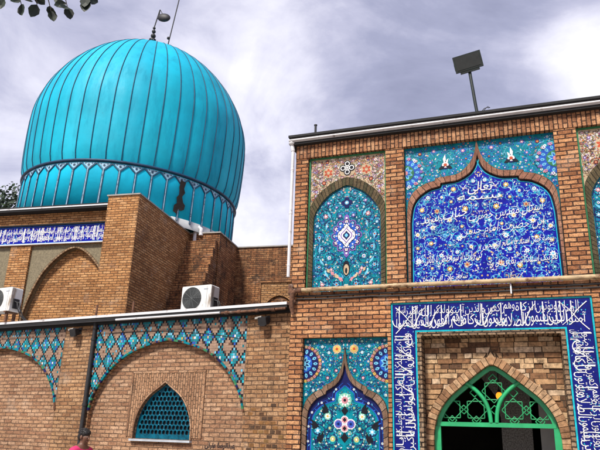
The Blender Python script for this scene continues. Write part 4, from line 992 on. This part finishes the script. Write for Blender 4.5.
# drum and dome
DC = (-5.67, 20.0); inv = Matrix.Rotation(DY, 3, 'Z') @ (Vector((DC[0], DC[1], 0))-Vector(DP)); cx_, cy_ = inv.x, inv.y
R1, RM, ZC, ZR, ZB = 3.43, 3.60, 11.07, 9.03, 7.62
NP = 48
paint = dict(rough=.33)
def dome_mat(name, c, streak):
    m, t, N, L, B = newmat(name); tcn = N.new('ShaderNodeTexCoord'); v = tcn.outputs['Object']
    n = nz(N, L, v, .9, 5, .6); r = ramp(N, [(.3, tuple(x*.82 for x in c)), (.7, tuple(min(1, x*1.15) for x in c))]); L.new(n.outputs[0], r.inputs[0])
    n2 = nz(N, L, v, 4, 6, .7, (1, 1, .22)); r2 = ramp(N, [(.50, (0, 0, 0)), (.72, (.75, .75, .75))]); L.new(n2.outputs[0], r2.inputs[0])
    o1 = mixn(N, L, 'MIX', r2.outputs[0], r.outputs[0], streak)
    n3 = nz(N, L, v, 5, 8, .75); r3 = ramp(N, [(.655, (0, 0, 0)), (.72, (.75, .75, .75))]); L.new(n3.outputs[0], r3.inputs[0])
    L.new(mixn(N, L, 'MIX', r3.outputs[0], o1, (.05, .035, .03)), B.inputs['Base Color'])
    rr_ = ramp(N, [(.3, (.52, .52, .52)), (.7, (.75, .75, .75))]); L.new(n2.outputs[0], rr_.inputs[0]); L.new(rr_.outputs[0], B.inputs['Roughness'])
    b = N.new('ShaderNodeBump'); b.inputs['Strength'].default_value = .35; b.inputs['Distance'].default_value = .03; n4 = nz(N, L, v, 2.2, 3, .5); L.new(n4.outputs[0], b.inputs['Height']); L.new(b.outputs[0], B.inputs['Normal']); B.inputs['Specular IOR Level'].default_value = .32
    return m
DM = dome_mat('cyan_dome_paint', (.0, .43, .60), (.0, .27, .42)); DRM = dome_mat('cyan_drum_paint', (.0, .56, .82), (.0, .42, .64)); DM2 = dome_mat('cyan_dome_paint_pale', (.01, .46, .63), (.0, .30, .44)); DM3 = dome_mat('cyan_dome_paint_deep', (.0, .40, .575), (.0, .25, .39))
seam_m = simple('dark_blue_seam', (.012, .05, .11), .5, .4, 4); light_m = simple('pale_blue_trim', (.30, .50, .64), .5, .4, 8, dirt=((.03, .06, .11), 9, .55))
def dome_r(z):
    if z < ZC: a = (z-ZR)/(ZC-ZR); return R1+(RM-R1)*math.sqrt(max(0, 1-(1-a)**2))
    s_ = max(0, min(1, (z-ZC)/3.78)); return RM*(1-s_**1.85)**.57
prof = []
for i in range(9): z = ZR+(ZC-ZR)*i/8; prof.append((z, dome_r(z)))
for i in range(1, 29): z = ZC+3.78*math.sin(PI/2*i/28); prof.append((z, max(.002, dome_r(z))))
random.seed(31); GT = [random.choice((0, 0, 1, 2)) for _ in range(NP)]
m = MB(); NS = NP*4; i0 = 0
for z, r in prof:
    for j in range(NS): a = 2*PI*j/NS; k = r*(1-.0042*(1-abs(math.sin(PI*j/4))*1.0)); m.v.append((cx_+k*math.cos(a), cy_+k*math.sin(a), z))
for i in range(len(prof)-1):
    for j in range(NS): j2 = (j+1) % NS; m.f.append((i*NS+j, i*NS+j2, (i+1)*NS+j2, (i+1)*NS+j)); m.m.append(GT[(j//4) % NP]); m.uv.append(None); m.sm.append(True)
dome = m.build('dome', [DM, DM2, DM3], tomb, 'big bulbous cyan painted metal dome')
m = MB()
for j in range(NP):
    a = 2*PI*j/NP; m.tube([(cx_+(r+.002)*math.cos(a), cy_+(r+.002)*math.sin(a), z) for z, r in prof if r > .25], (.0115), 0, 5)
m.build('seam', seam_m, dome)
m = MB(); m.lathe([(ZR-.05, R1-.02), (ZR-.05, R1+.05), (ZR-.01, R1+.07), (ZR+.02, R1+.05), (ZR+.03, R1-.02)], 120, cx_, cy_); m.build('ring_molding', seam_m, tomb)
m = MB(); m.lathe([(ZB, R1-.10), (ZB, R1), (ZR-.06, R1)], 160, cx_, cy_, 0); drum = m.build('drum', DRM, tomb, 'cyan drum with pointed panels under the dome')
def cyl(u, z, dr): a = u/R1; return (cx_+(R1+dr)*math.cos(a), cy_+(R1+dr)*math.sin(a), z)
m = MB(); pw = 2*PI*R1/NP
for j in range(NP):
    uc = j*pw; zt = ZR-.07
    for (u0_, z0_), (u1_, z1_), mi, ww, dr in (((uc, ZB), (uc, zt-.21), 1, .020, .03), ((uc+.022, ZB), (uc+.022, zt-.25), 0, .018, .022), ((uc-.022, ZB), (uc-.022, zt-.25), 0, .018, .022),
            ((uc, zt-.24), (uc+pw/2, zt-.02), 0, .032, .026), ((uc+pw, zt-.24), (uc+pw/2, zt-.02), 0, .032, .026)):
        n_ = 4; pts = [(u0_+(u1_-u0_)*i/n_, z0_+(z1_-z0_)*i/n_) for i in range(n_+1)]
        for i in range(n_):
            (p, pz), (r_, rz) = pts[i], pts[i+1]; L = math.dist((p, pz), (r_, rz)); nx, nz_ = -(rz-pz)/L*ww/2, (r_-p)/L*ww/2
            A = [(p+nx, pz+nz_), (p-nx, pz-nz_), (r_-nx, rz-nz_), (r_+nx, rz+nz_)]
            m.face([cyl(x, z, dr) for x, z in A], mi)
            m.face([cyl(A[0][0], A[0][1], 0), cyl(A[0][0], A[0][1], dr), cyl(A[3][0], A[3][1], dr), cyl(A[3][0], A[3][1], 0)], mi); m.face([cyl(A[1][0], A[1][1], dr), cyl(A[1][0], A[1][1], 0), cyl(A[2][0], A[2][1], 0), cyl(A[2][0], A[2][1], dr)], mi)
    # pale pierced triangles between the panel heads
    m.face([cyl(x, z, .012) for x, z in ((uc, zt-.20), (uc+pw*.40, zt-.01), (uc-pw*.40, zt-.01))], 1)
    m.face([cyl(uc+.034*math.cos(t_), zt-.085+.038*math.sin(t_), .016) for t_ in [2*PI*i/8 for i in range(8)]], 0)
    for sg in (-1, 1): m.face([cyl(uc+sg*.098+.018*math.cos(t_), zt-.04+.02*math.sin(t_), .016) for t_ in [2*PI*i/6 for i in range(6)]], 0)
m.build('panel_frame', [seam_m, light_m], drum)
# torn sheet on the drum  (faces the camera side, right of centre)
a0 = math.atan2(-cy_-0, 6.2-cx_)
m = MB(); ang = -0.660; u_c = ang*R1
blob = [(-.02, 8.86), (.16, 8.83), (.12, 8.62), (.17, 8.5), (.09, 8.36), (.14, 8.2), (.22, 8.12), (.2, 7.98), (.10, 7.92), (.02, 7.96), (-.02, 7.8), (-.14, 7.86), (-.13, 8.05), (-.05, 8.12), (-.08, 8.3), (.0, 8.42), (-.04, 8.62)]
for tri in tessellate_polygon([[Vector((p[0], p[1], 0)) for p in blob]]):
    P = [blob[i] for i in tri]; A = (P[1][0]-P[0][0])*(P[2][1]-P[0][1])-(P[1][1]-P[0][1])*(P[2][0]-P[0][0])
    if A < 0: P.reverse()
    m.face([cyl(u_c+x, z, .036) for x, z in P])
m.build('torn_sheet', simple('rusty_hole', (.016, .011, .009), .9, .6, 6, .5), drum, 'ragged rusty hole torn in the drum sheet')
m = MB(); m.lathe([(7.37, R1-.03), (ZB-.001, R1-.03), (ZB-.001, R1-.12)], 100, cx_, cy_); m.build('drum_base', M['plaster'], tomb)
# finial
m = MB(); zt = ZC+3.66
m.tube([(cx_, cy_, zt-.1), (cx_+.02, cy_, 16.0), (cx_+.16, cy_, 16.72)], .022, 0, 8); fin = m.build('finial', M['black'], tomb)
m = MB(); m.lathe([(15.40, .12), (15.44, .13), (15.47, .04)], 14, cx_+.01, cy_); m.build('base_disc', M['black'], fin)
for z, r in ((15.60, .095), (15.79, .075), (15.94, .055)): m = MB(); m.ball((cx_+.02, cy_, z), (r, r, r*.95), 0, 12, 8); m.build('ball', M['black'], fin)
m = MB(); rot = Matrix.Rotation(R_(16), 3, 'Y') @ Matrix.Rotation(R_(-8), 3, 'X')
m.ball((0, 0, 0), (.27, .11, .18), 0, 18, 10); m.v = [tuple(rot @ Vector(p)+Vector((cx_+.36, cy_, 16.36))) for p in m.v]
m.build('crescent_disc', M['black'], fin)
m = MB(); m.tube([(cx_+.16, cy_, 16.45), (cx_+.17, cy_, 16.74), (cx_+.24, cy_, 16.62), (cx_+.3, cy_, 16.48)], .016, 0, 6); m.build('loop', M['black'], fin)

# the dome leans slightly to the right
TILT = Matrix.Translation((cx_, cy_, 8.9)) @ Matrix.Rotation(R_(1.9), 4, 'Y') @ Matrix.Translation((-cx_, -cy_, -8.9))
for ob in list(tomb.children):
    if ob.name.split('.')[0] in ('dome', 'ring_molding', 'drum', 'torn_sheet'): ob.matrix_local = TILT
h_ = Vector((math.cos(DY), -math.sin(DY), 0)); n_ = Vector((math.sin(DY), math.cos(DY), 0))
t = thing('antenna_mast', 'thin leaning antenna mast rising behind the dome finial', 'mast', (-5.02, 20.6, 7.05))
q = MB(); q.tube([(-.75, 0, 0), (-.33, 0, 7.5), (.06, 0, 11.0)], .022, 0, 6); q.build('pole', M['black'], t); q = MB(); q.ball((-.22, 0, 8.9), .06, 0, 8, 6); q.build('clamp', M['black'], t)

t = thing('bent_vent_pipe', 'white bent vent pipe at the back end of the tall ochre pier', 'vent pipe', tuple(Vector(DP)+h_*.70+n_*3.36+Vector((0, 0, 7.34))), DY)
q = MB(); q.tube([(.0, -.14, -.52), (0, -.14, .02), (.02, -.14, .15), (.10, -.14, .21), (.18, -.14, .15), (.19, -.14, -.02)], .055, 0, 12); q.build('pipe', M['white_metal'], t)
q = MB(); q.tube([(.19, -.14, -.02), (.19, -.14, -.06)], .065, 0, 12); q.build('hood', M['white_metal'], t)
# ------------------------------------------------------------------ air conditioners on the wing roof
def make_ac():
    t = thing('air_conditioner', 'white air conditioner unit on the roof in front of the brick stair', 'air conditioner', (0, 0, 0), LY, 'air conditioners on the wing roof')
    q = MB(); W, H, D = .70, .50, .27
    bev = .018
    q.prism([[(-W/2+bev, 0), (W/2-bev, 0), (W/2, bev), (W/2, H-bev), (W/2-bev, H), (-W/2+bev, H), (-W/2, H-bev), (-W/2, bev)]], 0, D, 0, 0, True); q.build('cabinet', M['ac'], t)
    q = MB(); c = (-.10, H*.5)
    q.prism([[(c[0]+.222*math.cos(2*PI*i/36), c[1]+.222*math.sin(2*PI*i/36)) for i in range(36)]], -.006, -.001); q.build('fan_recess', simple('fan_dark', (.03, .033, .035), .6), t)
    q = MB()
    for k in range(11): r = .03+.019*k; q.tube([(c[0]+r*math.cos(2*PI*i/28), -.016, c[1]+r*math.sin(2*PI*i/28)) for i in range(29)], .0035, 0, 4, False)
    for i in range(10): a = 2*PI*i/10; q.tube([(c[0], -.02, c[1]), (c[0]+.22*math.cos(a), -.012, c[1]+.22*math.sin(a))], .004, 0, 4)
    q.build('fan_grille', M['acgrey'], t)
    q = MB(); q.box(W/2-.105, W/2-.100, -.002, -.0004, .02, H-.02); q.build('panel_joint', M['acgrey'], t)
    q = MB(); q.box(.17, .27, -.003, -.0005, .41, .43); q.build('badge', simple('grey_badge', (.3, .33, .38), .5), t)
    q = MB(); q.box(W/2+.001, W/2+.03, .06, .20, .06, .26); q.build('valve_cover', M['black'], t)
    for dy in (.09, .15): q = MB(); q.tube([(W/2+.03, dy, .2), (W/2+.10, dy, .18), (W/2+.14, dy, .05), (W/2+.20, dy+.05, -.10), (W/2+.3, dy+.1, -.2)], .014, 0, 6); q.build('hose', M['black'], t)
    for x in (-.25, .25): q = MB(); q.box(x-.03, x+.03, -.02, D+.02, -.03, -.001); q.box(x-.03, x+.03, .02, .06, -.22, -.031); q.box(x-.03, x+.03, D-.06, D-.02, -.22, -.031); q.build('stand', M['rust'], t)
    return t
ac = make_ac(); ac.location = (-1.99, 12.28, 3.955)
ac2 = copy_tree(ac); ac2['label'] = 'white air conditioner unit cut off by the left edge of the photo'; ac2.location = (-6.26, 13.20, 3.975)

# ------------------------------------------------------------------ trees
def leafquad(m, p, s, mi=0):
    a = Vector((random.gauss(0, 1), random.gauss(0, 1), random.gauss(0, 1))).normalized(); b = a.orthogonal().normalized(); c = a.cross(b)
    b = b*s; c = c*s*.55; m.face([p-b, p-b*.2+c, p+b, p-b*.2-c], mi)
def tree(loc, H, R, lab, seed, n=5200):
    random.seed(seed); t = thing('evergreen_tree', lab, 'tree', loc, 0, 'trees behind the tomb')
    m = MB(); m.tube([(0, 0, 0), (.1, 0, H*.4), (0, .1, H*.75)], [.32, .22, .08], 0, 8)
    clumps = []
    for i in range(26):
        a = random.random()*6.28; rad = R*random.uniform(.1, .85); z = H*random.uniform(.45, .97); k = 1-abs((z/H-.62)/.45)**2*.75
        c = Vector((rad*k*math.cos(a), rad*k*math.sin(a), z)); clumps.append((c, R*random.uniform(.22, .42)))
        if i < 12: m.tube([(0, 0, z*.72), tuple(c*.6+Vector((0, 0, z*.35))), tuple(c)], [.07, .05, .02], 0, 5)
    m.build('trunk', M['bark'], t)
    m = MB()
    for i in range(n):
        c, r = random.choice(clumps); d = Vector((random.gauss(0, 1), random.gauss(0, 1), random.gauss(0, 1))).normalized()*r*random.random()**.4; leafquad(m, c+d, random.uniform(.06, .15), random.randint(0, 2))
    m.build('crown', LEAFS, t)
LEAFS = [simple('foliage_a', (.025, .05, .022), .6, .4, 2), simple('foliage_b', (.04, .075, .03), .6, .4, 2), simple('foliage_c', (.016, .034, .018), .6, .4, 2)]
tree((-15.6, 30, 0), 13.3, 2.6, 'dark bushy tree showing beside the dome at the left edge', 1); tree((-19.5, 33, 0), 14.6, 3.2, 'taller dark tree beyond the left edge of the roof', 2)
# overhanging branch at the top left: a street tree whose trunk stands left of the view
t = thing('street_tree', 'leafy dark branch hanging into the top left corner', 'tree', (-4.3, 3.2, 0)); random.seed(12)
m = MB(); m.tube([(0, 0, 0), (.05, .05, 2.2), (-.05, .1, 4.2), (.1, .1, 6.4)], [.17, .14, .11, .06], 0, 9)
m.build('trunk', M['bark'], t)
m = MB(); B0 = [(-.03, .1, 4.0), (.7, .5, 5.0), (1.5, .7, 5.12), (2.2, .8, 4.95)]; m.tube(B0, [.07, .045, .025, .012], 0, 7)
tw = []
for px in ((1.90, .75, 4.74), (2.02, .80, 4.68), (2.14, .82, 4.66), (2.27, .8, 4.645), (2.36, .85, 4.63), (2.50, .80, 4.63), (2.64, .8, 4.70), (2.0, .7, 4.86), (2.45, .8, 4.76), (2.66, .85, 4.80), (1.75, .7, 4.80)):
    s0 = Vector((px[0]-.28, .72, 5.06)); e0 = Vector(px); mid = (s0+e0)/2+Vector((.06, 0, .03)); m.tube([s0, mid, e0], [.009, .006, .003], 0, 5); tw.append((s0, mid, e0))
m.build('branch', M['bark'], t)
m = MB()
def leaf3(p, d, L):
    d = d.normalized(); s_ = d.cross(Vector((random.gauss(0, .5), 1, random.gauss(0, .5)))).normalized()*L*.36; up = d.cross(s_).normalized()*L*.06
    ring = [p, p+d*L*.25+s_*.8+up, p+d*L*.55+s_+up, p+d*L*.82+s_*.55, p+d*L, p+d*L*.82-s_*.55, p+d*L*.55-s_+up, p+d*L*.25-s_*.8+up]
    mid = p+d*L*.5-up
    for i in range(8): m.face([ring[i], ring[(i+1) % 8], mid])
for s0, mid, e0 in tw:
    leaf3(e0, Vector((random.uniform(-.5, .5), random.uniform(-.3, .3), -1)), random.uniform(.095, .125))
    for k in range(9):
        f = random.random(); p = s0.lerp(mid, f*2) if f < .5 else mid.lerp(e0, f*2-1); leaf3(p, Vector((random.uniform(-1, 1), random.uniform(-.5, .5), random.uniform(-1.1, .2))), random.uniform(.08, .115))
for k in range(170): f = random.random(); a = Vector(B0[1]).lerp(Vector(B0[3]), f); leaf3(a+Vector((random.gauss(0, .12), random.gauss(0, .12), random.uniform(0, .3))), Vector((random.gauss(0, 1), random.gauss(0, 1), random.gauss(-.5, .6))), random.uniform(.08, .12))
m.build('foliage', M['leaf'], t)

# ------------------------------------------------------------------ the passer-by at the foot of the wall
def skin_mesh(name, joints, bones, mats, parent, sub=2, root=0):
    me = bpy.data.meshes.new(name); me.from_pydata([j[:3] for j in joints], bones, []); o = bpy.data.objects.new(name, me); col.objects.link(o)
    md = o.modifiers.new('s', 'SKIN'); md.use_smooth_shade = True
    for i, j in enumerate(joints):
        sv = me.skin_vertices[0].data[i]; r = j[3]; sv.radius = (r, j[4] if len(j) > 4 else r); sv.use_root = (i == root)
    ss = o.modifiers.new('ss', 'SUBSURF'); ss.levels = ss.render_levels = sub
    ev = bpy.data.meshes.new_from_object(o.evaluated_get(bpy.context.evaluated_depsgraph_get())); bpy.data.objects.remove(o)
    ev.name = name; ev.materials.clear()
    for x in mats: ev.materials.append(x)
    ob = bpy.data.objects.new(name, ev); col.objects.link(ob); ob.parent = parent; return ob
pr = thing('person', 'passer-by in a bright pink top walking past the foot of the buff wall', 'person', (-3.60, 11.28, 0), R_(0)); pr.rotation_euler = (R_(7), 0, R_(62)); pr.location = (-3.66, 11.34, -.02)
skin = simple('skin_brown', (.16, .075, .045), .5, .15, 9); pink = simple('pink_cloth', (.62, .03, .14), .8, .15, 8, .2); trous = simple('dark_cloth', (.03, .03, .04), .9, .2, 8, .2); hair = simple('black_hair', (.010, .008, .008), .45, .4, 30, .4)
# faces -Y in its own frame; slight stride
J = [(0, 0, .93, .13, .10), (0, -.01, 1.12, .125, .09), (0, -.01, 1.30, .15, .10), (0, .0, 1.42, .085, .07), (0, -.01, 1.50, .052, .052), (0, -.025, 1.57, .078, .09), (0, -.02, 1.645, .078, .095)]
Bn = [(0, 1), (1, 2), (2, 3), (3, 4), (4, 5), (5, 6)]
for sg, st in ((-1, .16), (1, -.14)):
    k = len(J); J += [(sg*.10, 0, .86, .085), (sg*.11, -st*.5, .48, .058), (sg*.11, .0+st*.6 if st < 0 else -st*.2, .09, .038), (sg*.12, (.0+st*.6 if st < 0 else -st*.2)-.16, .04, .034)]
    Bn += [(0, k), (k, k+1), (k+1, k+2), (k+2, k+3)]
    k = len(J); J += [(sg*.19, .0, 1.38, .058), (sg*.235, .03+st*.2, 1.10, .043), (sg*.24, -.06+st*.5, .86, .030), (sg*.235, -.09+st*.55, .79, .036, .018)]
    Bn += [(3, k), (k, k+1), (k+1, k+2), (k+2, k+3)]
    hx, hy, hz = J[-1][:3]; h0 = len(J)-1
    for f in range(4):
        L = (.075, .085, .08, .062)[f]; k = len(J); yy = hy-.03+.02*f
        J += [(hx+sg*.004, yy, hz-.045, .009), (hx, yy-.006, hz-.045-L*.5, .008), (hx-sg*.012, yy-.004, hz-.045-L, .007)]; Bn += [(h0, k), (k, k+1), (k+1, k+2)]
    k = len(J); J += [(hx-sg*.012, hy-.05, hz-.01, .010), (hx-sg*.015, hy-.068, hz-.05, .008)]; Bn += [(h0, k), (k, k+1)]
body = skin_mesh('body', J, Bn, [skin], pr)
eye_m = simple('eye_white', (.4, .38, .35), .3); lip_m = simple('lips', (.14, .05, .045), .5)
for sg in (-1, 1):
    q = MB(); q.ball((sg*.030, -.094, 1.605), (.011, .006, .006), 0, 8, 6); q.build('eye', eye_m, body)
    q = MB(); q.ball((sg*.081, -.01, 1.59), (.014, .025, .034), 0, 8, 6); q.build('ear', skin, body)
q = MB(); q.ball((0, -.104, 1.578), (.014, .022, .026), 0, 8, 6); q.build('nose', skin, body)
q = MB(); q.ball((0, -.094, 1.535), (.026, .009, .008), 0, 8, 6); q.build('mouth', lip_m, body)
q = MB(); q.ball((0, .012, 1.645), (.092, .105, .085), 0, 16, 10); q.ball((0, .045, 1.60), (.088, .075, .09), 0, 14, 8); random.seed(8)
for k in range(130):        # short curls
    a_, b_ = random.random()*2*PI, random.uniform(.05, 1.5); p_ = (.09*math.sin(b_)*math.cos(a_), .014+.103*math.sin(b_)*math.sin(a_), 1.645+.083*math.cos(b_))
    q.ball(p_, random.uniform(.009, .016), 0, 6, 4)
q.build('hair', hair, pr)
Jt = [(0, 0, .88, .155, .125), (0, -.01, 1.1, .15, .115), (0, -.01, 1.30, .168, .12), (0, .0, 1.40, .11, .09), (0, -.004, 1.46, .066, .066)]; Bt = [(0, 1), (1, 2), (2, 3), (3, 4)]
for sg, st in ((-1, .16), (1, -.14)): k = len(Jt); Jt += [(sg*.19, .0, 1.385, .075), (sg*.235, .03+st*.2, 1.10, .056), (sg*.239, -.05+st*.45, .90, .046)]; Bt += [(3, k), (k, k+1), (k+1, k+2)]
skin_mesh('pink_top', Jt, Bt, [pink], pr)
Jp = [(0, 0, .92, .145, .115)]; Bp = []
for sg, st in ((-1, .16), (1, -.14)):
    k = len(Jp); Jp += [(sg*.10, 0, .85, .10), (sg*.11, -st*.5, .48, .075), (sg*.11, .0+st*.6 if st < 0 else -st*.2, .10, .065)]; Bp += [(0, k), (k, k+1), (k+1, k+2)]
skin_mesh('trousers', Jp, Bp, [trous], pr)
